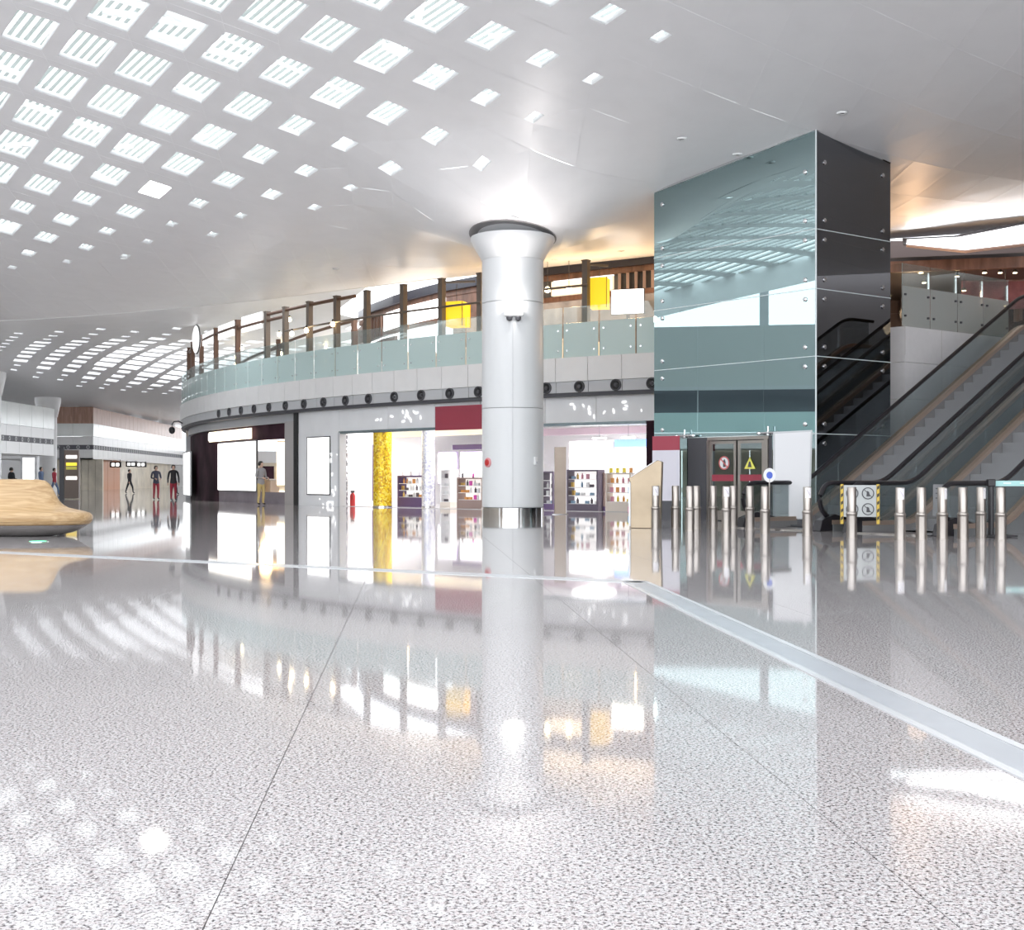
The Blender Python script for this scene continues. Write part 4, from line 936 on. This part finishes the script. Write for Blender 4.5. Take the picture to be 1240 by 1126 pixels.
# ------------------------------------------------------------------ bollards
M_sticker = mat('sticker_white', (.9, .88, .9), .5); M_stred = mat('sticker_mark', (.45, .35, .5), .5)
def bollard(sticker):
    t = empty('bollard', 'x', 'bollard', 'stainless steel bollards')
    MB().lathe((0, 0, 0), [(.1, 0), (.1, .012), (.092, .015), (.092, .40), (.094, .42), (.098, .425), (.098, .45), (.08, .475)], 28).build('lower_sleeve', M_steel, t, True)
    MB().lathe((0, 0, 0), [(.078, .47), (.078, .895), (.07, .908), (.0, .908)], 28, caps=False).build('upper_post', M_steel, t, True)
    if sticker:
        a0 = -math.pi/2-.75+sticker; n = 8; vs = []
        for k in range(n+1):
            a = a0+1.5*k/n
            for r_, z in ((.0795, .70), (.0795, .89)): vs.append((r_*math.cos(a), r_*math.sin(a), z))
        st_ = MB().add(vs, [(2*k, 2*k+2, 2*k+3, 2*k+1) for k in range(n)]).build('sticker', M_sticker, t, True)
        vs = []
        for k in range(5):
            a = a0+.35+.8*k/4; z = .86-.11*k/4
            for dz in (-.008, .008): vs.append((.0802*math.cos(a), .0802*math.sin(a), z+dz))
        MB().add(vs, [(2*k, 2*k+2, 2*k+3, 2*k+1) for k in range(4)]).build('sticker_print', M_stred, st_)
    return t
b_plain, b_st, b_st2 = bollard(0), bollard(.001), bollard(.9)
used = set()
for px, y, kd in ((793.9, 640.3, 1), (818, 639.7, 0), (835.5, 642.8, 0), (843.2, 640.3, 0), (863.5, 639.7, 0), (879.4, 644.2, 1), (888, 639.5, 0), (908, 641.5, 0), (926.4, 646.5, 0), (977.7, 648.6, 1), (1031.4, 652, 0), (1090, 654.3, 1), (1115.6, 653.8, 0), (1141, 653.4, 2), (1166, 653.4, 0), (1188, 651.5, 2), (1212, 654, 0)):
    src = (b_plain, b_st, b_st2)[kd]; o = src if kd not in used else copy_tree(src); used.add(kd)
    g_ = gnd(px, y); o.location = (g_.x, g_.y, 0)
    o['label'] = ('plain stainless steel bollard standing in front of the lift and escalators', 'stainless steel bollard with a white sticker facing out', 'stainless steel bollard with a white sticker turned to its right side')[kd]
    o['group'] = ('plain bollards', 'bollards with a front sticker', 'bollards with a side sticker')[kd]
    spec = {818: 'plain steel bollard between the slanted kiosk and the lift doors', 835.5: 'front plain steel bollard of the close pair before the dark lift portal', 843.2: 'rear plain steel bollard of the close pair before the dark lift portal',
            863.5: 'plain steel bollard before the left lift door frame', 888: 'plain steel bollard half hidden behind a stickered bollard at the lift', 908: 'plain steel bollard behind the round handrail end of the left escalator', 926.4: 'plain steel bollard beside the oval blue notice',
            1031.4: 'plain steel bollard covering the edge of the pictogram plate', 1212: 'plain steel bollard under the teal belt beside the black barrier post', 1141: 'steel bollard with a side sticker between two plain bollards by the dark notice plate', 1188: 'steel bollard with a side sticker touching the black barrier post'}
    if px in spec: o['label'] = spec[px]
    if kd == 1 and px < 800: o['label'] = 'stainless steel bollard with a white sticker beside the slanted steel kiosk'
    if kd == 1 and 870 < px < 890: o['label'] = 'stainless steel bollard with a white sticker in front of the lift doors'
    if kd == 1 and 970 < px < 985: o['label'] = 'stainless steel bollard with a white sticker in front of the tall blank board'
    if kd == 1 and px > 1080: o['label'] = 'stainless steel bollard with a front sticker before the right escalator'

# belt barrier post
g_ = gnd(1200, 650); t = empty('belt_barrier', 'black belt-barrier post with teal belt beside the bollards', 'barrier', loc=(g_.x, g_.y, 0))
MB().lathe((0, 0, 0), [(.03, .0), (.05, .02), (.05, 1.0), (.045, 1.03)], 20).build('post', M_rubber, t, True); MB().box((.12, 0, .02), (.6, .36, .03)).build('base', M_rubber, t, bevel=.01)
MB().box((0, 0, .98), (.14, .12, .14)).build('head', M_rubber, t, bevel=.02); MB().box((1.1, .02, .97), (2.05, .012, .1)).build('belt', mat('belt_teal', (.45, .75, .74), .5), t)
for k in range(6): MB().box((.3+k*.3, .012, .975), (.14, .004, .03)).build('belt_print', mat('belt_print', (.8, .92, .92), .5), t)

# ------------------------------------------------------------------ kiosk, steel board
g_ = gnd(787, 640.5); t = empty('info_kiosk', 'brushed steel kiosk with slanted reading top and brochure side', 'kiosk', loc=(g_.x, g_.y+.62, 0), rz=-.18)
prof = [(-.32, 0), (.30, 0), (.34, 1.42), (.25, 1.45), (-.36, 1.06), (-.32, .95)]
MB().prism([(x, -.28, z) for x, z in prof], (0, .56, 0)).build('body', mat('kiosk_steel', (.40, .32, .23), .35, .8, var=.1, vscale=2), t, bevel=.012)
d_ = Vector((.61, 0, .39)).normalized(); nn_ = Vector((-d_.z, 0, d_.x))
c_ = Vector((-.055, 0, 1.257))+nn_*.012
MB().box(c_, (.62, .46, .02), mtx=Matrix((d_, Vector((0, 1, 0)), nn_)).transposed()).build('slanted_panel', M_sticker, t)
MB().box((-.345, 0, .52), (.04, .5, .95)).build('brochure_rack', M_white, t)
for k in range(4): MB().box((-.375, 0, .18+k*.21), (.02, .44, .14)).build('brochure', PCOL[(4, 1, 0, 4)[k]], t)
g_ = gnd(678.3, 623); t = empty('steel_totem', 'tall plain brushed steel totem right of the column', 'totem', loc=(g_.x, g_.y, 0), rz=.05)
MB().box((0, 0, 1.0), (.34, .12, 1.99)).build('panel', mat('totem_steel', (.34, .28, .235), .38, .8, var=.08, vscale=2), t, bevel=.008); MB().box((0, 0, .012), (.46, .26, .024)).build('base_plate', M_steelmirror, t)

# ------------------------------------------------------------------ wooden island bench
bo = at(-26, 580, 23); bench = empty('island_bench', 'oval oak island bench with raised back and steel underside', 'bench', loc=(bo.x, bo.y, 0))
def rings(rs, n=64, e=2.5):
    vs = []
    for a, b, z in rs:
        for k in range(n):
            q = 2*math.pi*k/n; c_, s_ = math.cos(q), math.sin(q)
            vs.append((a*math.copysign(abs(c_)**(2/e), c_), b*math.copysign(abs(s_)**(2/e), s_), z))
    fs = [(i*n+k, i*n+(k+1) % n, (i+1)*n+(k+1) % n, (i+1)*n+k) for i in range(len(rs)-1) for k in range(n)]+[tuple(range(n-1, -1, -1)), tuple((len(rs)-1)*n+k for k in range(n))]
    return MB().add(vs, fs)
rings([(1.35, .30, 0.0), (1.52, .40, .015), (1.72, .52, .06), (1.88, .62, .12), (1.98, .69, .19), (2.0, .70, .205)]).build('steel_underside', mat('bench_steel', (.55, .54, .53), .25, 1., var=.1, vscale=2, stretch=(1, 1, 20)), bench, True)
rings([(2.0, .70, .206), (2.05, .735, .225), (2.085, .76, .27), (2.10, .77, .33), (2.09, .765, .38), (2.04, .73, .425), (1.94, .66, .455), (1.80, .56, .485), (1.66, .46, .52), (1.57, .39, .57), (1.50, .34, .64), (1.44, .30, .74), (1.38, .27, .86), (1.32, .24, .96), (1.24, .20, 1.02), (1.10, .13, 1.045), (.9, .05, 1.05)], e=2.3).build('oak_body', M_wood, bench, True)
for z in (.275, .34): 
    rings([(2.09+(.003 if z > .3 else -.004), .765, z-.004), (2.093+(.003 if z > .3 else -.004), .768, z), (2.09+(.003 if z > .3 else -.004), .765, z+.004)], e=2.3).build('groove_line', mat('groove', (.3, .19, .09), .5), bench)
g_ = gnd(46, 656); t = empty('floor_marker', 'small round green emergency light set in the floor by the bench', 'light', loc=(g_.x, g_.y, 0))
MB().lathe((0, 0, 0), [(.17, 0), (.17, .008), (.15, .01)], 24).build('rim', M_steelmirror, t, True); MB().lathe((0, 0, .01), [(.0, 0.002), (.14, .002)], 24, caps=False).build('lens', mat('green_glow', (.05, .5, .25), .4, emit=(.05, .8, .4), es=1.), t)

# ------------------------------------------------------------------ concourse block on the left, far away
M_overhang = mat('facade_white', (.88, .88, .88), .3, var=.02, vscale=.5)
M_gloss = mat('white_glass', (.85, .88, .86), .12, var=.06, vscale=.6)
M_vstrip = mat('vent_strip', (.13, .13, .15), .5)
def facade(name, A, B, label, inward, wood_top=True, dep=10., zt=6.7, step=2.4):
    """long two-storey facade from plan point A to B"""
    A = Vector(A); B = Vector(B); d = (B-A); L_ = d.length; d /= L_; no = Vector(inward).normalized(); rz = math.atan2(d.y, d.x)
    root = empty(name, label, kind='structure'); n = max(1, round(L_/step))
    def seg(nm, s0, s1, z0, z1, m, off=0., th=.2):
        p = A+d*s0-no*off; q = A+d*s1-no*off
        return MB().prism([(p.x, p.y, z0), (q.x, q.y, z0), (q.x, q.y, z1), (p.x, p.y, z1)], (no.x*th, no.y*th, 0)).build(nm, m, root)
    for k in range(n):
        s0, s1 = L_*k/n+.02, L_*(k+1)/n-.02
        seg('lower_fascia_panel', s0, s1, 3.0, 3.8, M_overhang); seg('upper_fascia_panel', s0, s1, 4.22, 5.0, M_overhang)
        seg('glass_panel', s0, s1, 5.02, 6.2 if wood_top else zt+EYE, M_gloss, .03)
        if wood_top: seg('wood_panel', s0, s1, 6.22, zt+EYE, M_woodwall, -.1)
    seg('vent_strip', 0, L_, 3.8, 4.22, M_vstrip, -.06)
    no3 = Vector((-no.x, -no.y, 0)); d3 = Vector((d.x, d.y, 0))
    for k in range(n*2):
        s = L_*(k+.5)/(n*2); p = A+d*s; c = Vector((p.x, p.y, 4.01))+no3*.0; ring_on('vent_ring', c, d3, Vector((0, 0, 1)), .09, .17, M_ventgrey, root, 10, no3)
    p, q = A, B
    MB().prism([(p.x, p.y, 2.9), (q.x, q.y, 2.9), (q.x+no.x*dep, q.y+no.y*dep, 2.9), (p.x+no.x*dep, p.y+no.y*dep, 2.9)], (0, 0, .1)).build('soffit', M_overhang, root)
    return root
wl = facade('wall_left', (-36.2, 70), (-36.6, 99), 'long white concourse facade on the left', (-1, 0), wood_top=False, zt=5.6)
near = empty('wall_left_near', 'white and teal concourse facade along the left side of the hall', kind='structure')
for k in range(20):
    y0, y1 = -6+k*3.8+.005, -6+(k+1)*3.8-.005
    for nm, z0, z1, m, off in (('fascia_panel', 2.9, 3.72, M_overhang, 0), ('teal_glass_panel', 3.75, 4.9, M_frost, .05), ('dark_recess_panel', 4.9, 6.4, M_vstrip, -1.2), ('upper_panel', 6.4, 9.9, mat('upper_grey', (.55, .57, .57), .4), 0), ('clerestory_rail', 6.2, 6.4, M_ventgrey, .1)):
        MB().box((-36.0+off, (y0+y1)/2, (z0+z1)/2), (.2, y1-y0, z1-z0)).build(nm, m, near)
    if k % 2: MB().box((-36.3, y0, 11.2), (.5, .5, 2.6)).build('clerestory_pier', M_ventgrey, near)
MB().box((-38, 32, 2.85), (4.4, 76, .1)).build('soffit', M_overhang, near)
MB().box((-36.5, 32, 8.1), (.1, 76, 3.6)).build('backing_wall', M_overhang, near)
fr = facade('wall_left_front', (-42.6, 115), (-38.9, 115), 'wood-topped end of the far concourse block', (0, 1), step=1.85)
fs_ = facade('wall_left_far', (-38.9, 115), (-43.3, 163), 'receding white side of the far concourse block', (-1, 0), step=2.0)
sb = empty('wall_left_base', 'beige stone ground-floor wall behind the concourse', kind='structure')
def wallseg(nm, A, B, z0, z1, m, par, th=.3): return MB().bar((A[0], A[1], (z0+z1)/2), (B[0], B[1], (z0+z1)/2), th, z1-z0).build(nm, m, par)
n = 24
for k in range(n):
    a = Vector((-40.2, 0)).lerp(Vector((-41, 99)), k/n); b = Vector((-40.2, 0)).lerp(Vector((-41, 99)), (k+1)/n); wallseg('stone_panel', (a.x, a.y+.03), (b.x, b.y-.03), 0, 2.9, M_stone, sb)
for k in range(22):
    a = Vector((-46, 117)).lerp(Vector((-38.6, 117)), k/22); b = Vector((-46, 117)).lerp(Vector((-38.6, 117)), (k+1)/22)
    if k % 2 == 0: wallseg('stone_panel', (a.x, a.y), (b.x+.3, b.y), 0, 2.9, M_stone, sb)
for k in range(16):
    a = Vector((-39.6, 117)).lerp(Vector((-44.5, 163)), k/16); b = Vector((-39.6, 117)).lerp(Vector((-44.5, 163)), (k+1)/16)
    wallseg('stone_panel' if k > 3 else 'door_panel', (a.x, a.y+.03), (b.x, b.y-.03), 0, 2.9, M_stone if k > 3 else mat('orange_wood', (.55, .2, .08), .4), sb)
wb = MB().bar((-75, 166, 2.4), (10, 166, 2.4), .4, 4.8).build('wall_back', M_overhang); tag(wb, kind='structure')
wallseg('stone_panel', (-36, 150), (-20, 150), 0, 3, M_stone, sb)
for k in range(9):
    x = -38+k*2.1; tag(MB().box((x, 149.6, 1.5), (1.7, .12, 2.2)).build('shop_window', (M_light, M_maroon, M_lightwarm)[k % 3]), ('white lit shop window far along the concourse', 'dark shop window far along the concourse', 'warm lit shop window far along the concourse')[k % 3], 'window', ('far white shop windows', 'far dark shop windows', 'far warm shop windows')[k % 3])
# black overhead signs far off
for px, y, d in ((140, 562.5, 122), (159, 562, 128), (171, 562.5, 132)):
    p = at(px, y, d); t = empty('hanging_sign', 'black overhead sign with white marks far along the concourse', 'sign', 'far overhead signs', loc=p)
    MB().box((0, 0, 0), (1.1, .15, .55)).build('panel', M_black, t)
    for k in range(2): MB().box((-.22+k*.44, -.085, 0), (.3, .02, .28)).build('mark', M_light, t)
    for s in (-1, 1): MB().tube([(s*.45, 0, .25), (s*.45, 0, 2.95-p.z)], .03, 6).build('hanger', M_dark, t)
# sign pylon
p = gnd(85, 604.5); t = empty('sign_pylon', 'dark brown sign pylon with yellow and white panels behind the bench', 'sign', loc=(p.x, p.y, 0)); 
MB().box((-.42, 0, 1.35), (.22, .2, 2.7)).build('post', M_dark, t); MB().box((.1, 0, 1.3), (.75, .18, 2.5)).build('body', mat('pylon_brown', (.16, .12, .10), .4), t)
for z, m in ((2.2, M_light), (1.82, mat('pylon_yellow', (.9, .65, .05), .4, emit=(1, .7, .05), es=.4)), (1.62, M_syel), (1.1, M_light)): MB().box((.1, -.1, z), (.55, .02, .16)).build('panel', m, t)
# columns along the far concourse
def far_column(px, ytop, ybot, d, r):
    p = at(px, 580, d); zt = far_z(p.x, d)+.05; t = empty('far_column', 'white flared column rising behind the concourse facade', 'column', 'far flared columns', loc=(p.x, d, 0))
    MB().lathe((0, 0, 0), [(r, 0), (r, zt-1.7)], 28).build('shaft', M_white, t, True); MB().lathe((0, 0, 0), [(r, zt-1.7), (r*1.08, zt-1.6), (r*1.45, zt-.35), (r*1.45, zt)], 28).build('capital', M_white, t, True)
for px, d, r in ((58, 103, .72), (109, 121, .72), (147, 136, .72), (181, 150, .72), (202, 160, .72), (-12, 86, .72)): far_column(px, 0, 0, d, r)
# ground-floor boxes under the left facade
p = gnd(36, 599); t = empty('ad_lightbox', 'white glowing advertising box under the left facade', 'lightbox', loc=(p.x, p.y, 0)); MB().box((0, 0, 1.3), (1.1, .4, 2.5)).build('body', M_ventgrey, t); MB().box((0, -.21, 1.45), (.75, .03, 2.0)).build('screen', M_light, t)

# ------------------------------------------------------------------ people
def person(label, loc, rz, top, bottom, h=1.7, pose='stand', cat='person', hairc=None):
    root = empty('person', label, cat, loc=loc, rz=rz); s = h/1.7
    if pose == 'sit': hipz, lk, lf_ = .52, [(.1, -.40, .5), (.1, -.42, .1)], (.1, -.52, .04)
    hip = .9 if pose != 'sit' else .5
    st = .16 if pose == 'walk' else .02
    V = []; E_ = []; Rr = []
    def v(p, r, par=None):
        V.append(p); Rr.append(r); i = len(V)-1
        if par is not None: E_.append((par, i))
        return i
    pel = v((0, 0, hip), (.15, .11)); wa = v((0, 0, hip+.2), (.13, .095), pel); ch = v((0, 0, hip+.42), (.165, .11), wa); sh = v((0, .01, hip+.54), (.12, .09), ch)
    nk = v((0, 0, hip+.6), (.055, .055), sh); h1 = v((0, -.01, hip+.68), (.075, .085), nk); h2 = v((0, -.01, hip+.76), (.08, .095), h1); v((0, 0, hip+.82), (.05, .06), h2); v((0, -.105, hip+.70), (.014, .014), h1)
    for sg in (-1, 1):
        so = v((sg*.19, .01, hip+.5), (.062, .062), sh)
        sw = sg*.12 if pose == 'walk' else -.03
        el = v((sg*.25, sw*.5+.02, hip+.22), (.046, .046), so)
        if pose == 'hold': wr = v((sg*.14, -.26, hip+.18), (.033, .033), el); ha = v((sg*.10, -.34, hip+.18), (.035, .025), wr)
        else: wr = v((sg*.26, sw-.03, hip-.02), (.033, .033), el); ha = v((sg*.26, sw-.05, hip-.11), (.035, .025), wr)
        for q in range(4): v((V[ha][0]+sg*.0, V[ha][1]-.03+.02*q, V[ha][2]-.08+.006*abs(q-1)), (.01, .01), ha)
        v((V[ha][0]-sg*.03, V[ha][1]-.045, V[ha][2]-.02), (.011, .011), ha)
        if pose == 'sit':
            k0 = v((sg*.1, -.02, hip), (.09, .09), pel); k1 = v((sg*.11, -.42, hip+.02), (.07, .07), k0); an = v((sg*.11, -.43, .1), (.045, .045), k1)
        else:
            k0 = v((sg*.09, 0, hip-.08), (.088, .095), pel); k1 = v((sg*.1, -st*sg-.02, hip-.42), (.062, .066), k0); an = v((sg*.1, -st*sg*1.6+.03, .09), (.042, .045), k1)
        v((sg*.11, V[an][1]-.14, .035), (.04, .03), an)
    me = bpy.data.meshes.new('body'); me.from_pydata([(x*s, y*s, z*s) for x, y, z in V], E_, [])
    ob = bpy.data.objects.new('body_tmp', me); COL.objects.link(ob)
    ob.modifiers.new('skin', 'SKIN'); sv = me.skin_vertices[0].data
    for i, r in enumerate(Rr): sv[i].radius = (r[0]*s, r[1]*s)
    sv[0].use_root = True
    ob.modifiers.new('sub', 'SUBSURF').levels = 1; ob.modifiers['sub'].render_levels = 1
    dg = bpy.context.evaluated_depsgraph_get(); nm = bpy.data.meshes.new_from_object(ob.evaluated_get(dg)); bpy.data.objects.remove(ob)
    nm.materials.clear()
    for m in (top, bottom, M_skin, M_hair): nm.materials.append(m)
    for p in nm.polygons:
        z = p.center.z/s; p.use_smooth = True
        hand = abs(p.center.x)/s > .2 and z < hip-.04 and pose != 'hold' or (pose == 'hold' and p.center.y/s < -.28 and z < hip+.3)
        p.material_index = 2 if z > hip+.585 or hand else (0 if z > hip-.04 else (1 if z > .09 else 3))
    link('body', nm, None, root)
    hb = MB().lathe((0, .02*s, (hip+.72)*s), [(.098*s, -.05*s), (.103*s, .02*s), (.095*s, .08*s), (.06*s, .125*s), (.0, .135*s)], 14, caps=False); hb.v = [(x, y+(.03*s if z < (hip+.74)*s and y < 0 else 0), z) for x, y, z in hb.v]
    hb.build('hair', M_hair if hairc is None else hairc, root, True)
    return root
C_navy = mat('cloth_navy', (.05, .055, .085), .8); C_black = mat('cloth_black', (.02, .02, .025), .8); C_red = mat('cloth_red', (.33, .03, .05), .8); C_grey = mat('cloth_grey', (.32, .31, .32), .8); C_khaki = mat('cloth_khaki', (.55, .42, .18), .8); C_blue = mat('cloth_blue', (.12, .17, .28), .8)
g_ = gnd(189, 605); person('person in navy jacket and dark red trousers standing on the concourse', g_, .6, C_navy, C_red, 1.68, 'hold')
g_ = gnd(157, 597.5); person('person dressed all in black walking far along the concourse', g_, 1.2, C_black, C_black, 1.7, 'walk')
g_ = gnd(219, 605.5); person('person in black top and red trousers at the rounded building end', (g_.x-.1, g_.y-1, 0), 0.3, C_black, C_red, 1.7)
g_ = gnd(211, 598.5); person('small distant person in pink and dark clothes', g_, 2.0, mat('cloth_pink', (.45, .2, .25), .8), C_navy, 1.6, 'walk')
g_ = gnd(316, 611.6); person('person in grey shirt and khaki trousers outside the dark shop', (g_.x, g_.y, 0), .9, C_grey, C_khaki, 1.72, 'hold')
g_ = gnd(66, 600); person('person in red coat passing the sign pylon behind the bench', g_, 1.4, C_red, C_blue, 1.7, 'walk')
g_ = gnd(50, 600.5); person('person in blue jacket walking behind the bench', g_, 1.3, C_blue, C_black, 1.75, 'walk')
g_ = gnd(14, 604); person('person in black coat seen behind the bench back', g_, 2.6, C_black, C_black, 1.62, 'hold')

# ------------------------------------------------------------------ escalator well, right-hand upper floor
well = empty('wall_right', 'white panelled well wall beside the escalators', kind='structure')
wc = Vector((10.06, 31.7)); wl_ = Vector((9.55, 32.15))
M_well = mat('well_white', (.80, .78, .79), .35, var=.02)
for r in range(5):
    z0, z1 = (0, 1.0, 2.1, 3.1, 4.05, 4.97)[r:r+2]
    MB().prism([(wl_.x, wl_.y, z0+.008), (wc.x-.005, wc.y, z0+.008), (wc.x-.005, wc.y, z1-.008), (wl_.x, wl_.y, z1-.008)], (.05, .06, 0)).build('wall_panel', M_well, well)
    for k in range(3):
        a = wc+EU*(1.55*k+.008); b = wc+EU*(1.55*(k+1)-.008)
        MB().prism([(a.x, a.y, z0+.008), (b.x, b.y, z0+.008), (b.x, b.y, z1-.008), (a.x, a.y, z1-.008)], (-EV.x*.06, -EV.y*.06, 0)).build('wall_panel', M_well, well)
bl2 = empty('well_balustrade', 'frosted glass balustrade above the escalator well wall', 'balustrade')
M_frost2 = mat('frosted_grey_glass', (.50, .52, .50), .2, alpha=.82)
for k in range(4):
    a = wc+EU*(1.2*k+.02)-EV*.1; b = wc+EU*(1.2*(k+1)-.02)-EV*.1
    for nm, z0, z1, m in (('frosted_panel', 4.98, 6.02, M_frost2), ('clear_panel', 6.03, 6.6, M_clear)):
        MB().prism([(a.x, a.y, z0), (b.x, b.y, z0), (b.x, b.y, z1), (a.x, a.y, z1)], (-EV.x*.02, -EV.y*.02, 0)).build(nm, m, bl2)
    MB().bar((b.x-EV.x*.05, b.y-EV.y*.05, 4.98), (b.x-EV.x*.05, b.y-EV.y*.05, 6.45), .04).build('post', M_steelmirror, bl2)
    for z in (5.25, 5.8):
        for q in (a+EU*.1, b-EU*.1): MB().box((q.x+EV.x*.02, q.y+EV.y*.02, z), (.05, .05, .05), TH).build('glass_clip', M_dark, bl2)
a, b = wl_+Vector((.0, .1)), wc+Vector((-.03, .1)); MB().prism([(a.x, a.y, 4.98), (b.x, b.y, 4.98), (b.x, b.y, 6.6), (a.x, a.y, 6.6)], (.01, .02, 0)).build('end_panel', M_clear, bl2)
# dark shops beyond
ds = empty('wall_right_upper', 'dark upper-floor shop fronts beyond the escalators', kind='structure')
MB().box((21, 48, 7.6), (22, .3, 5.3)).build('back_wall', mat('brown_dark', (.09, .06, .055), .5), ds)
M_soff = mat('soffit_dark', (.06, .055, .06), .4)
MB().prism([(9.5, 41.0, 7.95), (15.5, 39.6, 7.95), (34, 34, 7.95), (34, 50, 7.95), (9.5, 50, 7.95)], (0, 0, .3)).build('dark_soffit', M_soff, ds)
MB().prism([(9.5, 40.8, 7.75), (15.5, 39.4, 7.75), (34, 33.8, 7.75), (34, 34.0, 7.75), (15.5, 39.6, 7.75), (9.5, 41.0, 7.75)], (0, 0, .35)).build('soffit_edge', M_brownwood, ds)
for k in range(13):
    x = 10.5+k*.85; MB().box((x, 46.5, 7.45), (.14, .5, .95)).build('baffle', M_taupe, ds)
wr = MB().box((30, 30, 6), (.3, 60, 12)).build('wall_shade_right', mat('shade_wall', (.38, .36, .36), .5)); tag(wr, kind='structure')  # unseen wall added to darken the right side of the hall
# glaring strip light over the dark shops
t = empty('strip_light', 'long glaring white light cove above the dark upper shops', 'light')
a0, a1, a2 = at(1098, 297, 39.0), at(1168, 304, 37.0), at(1262, 293, 36.0)
b0, b1, b2 = a0+Vector((.3, .9, .34)), a1+Vector((.3, 1.2, .64)), a2+Vector((.3, 1.2, .80))
MB().prism([a0, a1, b1, b0], (0, .02, .02)).prism([a1, a2, b2, b1], (0, .02, .02)).build('diffuser', mat('strip_glow', (1, 1, 1), .5, emit=(.95, .97, 1), es=1.2), t)
MB().prism([a0+Vector((0, .30, .05)), a1+Vector((0, .30, .05)), b1+Vector((.0, .46, .10)), b0+Vector((.0, .46, .10))], (0, .05, .06)).prism([a1+Vector((0, .30, .05)), a2+Vector((0, .30, .05)), b2+Vector((.0, .46, .10)), b1+Vector((.0, .46, .10))], (0, .05, .06)).build('housing', M_dark, t)  # dark back added to keep the strip's glow off the ceiling
MB().tube([a0+Vector((0, -.03, -.02)), a1+Vector((0, -.03, -.02)), a2+Vector((0, -.03, -.02))], .05, 6).build('edge_trim', M_taupe, t)
p = at(1215, 348, 43); t = empty('billboard', 'dim pinkish red blank billboard above the far escalator end', 'billboard', loc=(p.x, p.y, p.z), rz=-.1)
MB().box((0, 0, 0), (2.8, .12, 1.5)).build('panel', mat('billboard_pink', (.26, .09, .10), .5, var=.7, vscale=1.6, emit=(.5, .2, .2), es=.03), t); MB().box((0, .09, -1.2), (.12, .12, 1.4)).build('mast', M_dark, t); MB().box((0, -.07, .35), (2.5, .02, .3)).build('pale_band', mat('billboard_pale', (.34, .22, .22), .5, var=.5, vscale=2), t)
for px, y in ((1193, 316), (1212, 313), (1230, 317), (1160, 332), (1116, 322), (1120, 340), (1168, 350), (1218, 369)):
    p = at(px, y, 38.6); p.y += 1.6; p.x *= 1.04; p.z = min(p.z+.25, 7.8); t = empty('spot_lamp', 'small glowing spot lamp under the dark upper soffit', 'lamp', 'spots under the dark soffit', loc=p)
    MB().lathe((0, 0, -.06), [(.03, 0), (.09, .02), (.07, .08), (.02, .12)], 12).build('shade', M_dark, t, True); MB().lathe((0, 0, -.06), [(.0, -.005), (.07, -.005)], 12, caps=False).build('bulb', M_bulb, t); MB().tube([(0, 0, .05), (0, 0, 7.95-p.z)], .01, 6).build('cord', M_dark, t)
for x, y, e in ((12.0, 36.6, 40), (17, 37.5, 12), (14, 43, 60)): lamp('upper_shop_light', 'POINT', (x, y, 6.3), e, (1, .62, .36), .3)
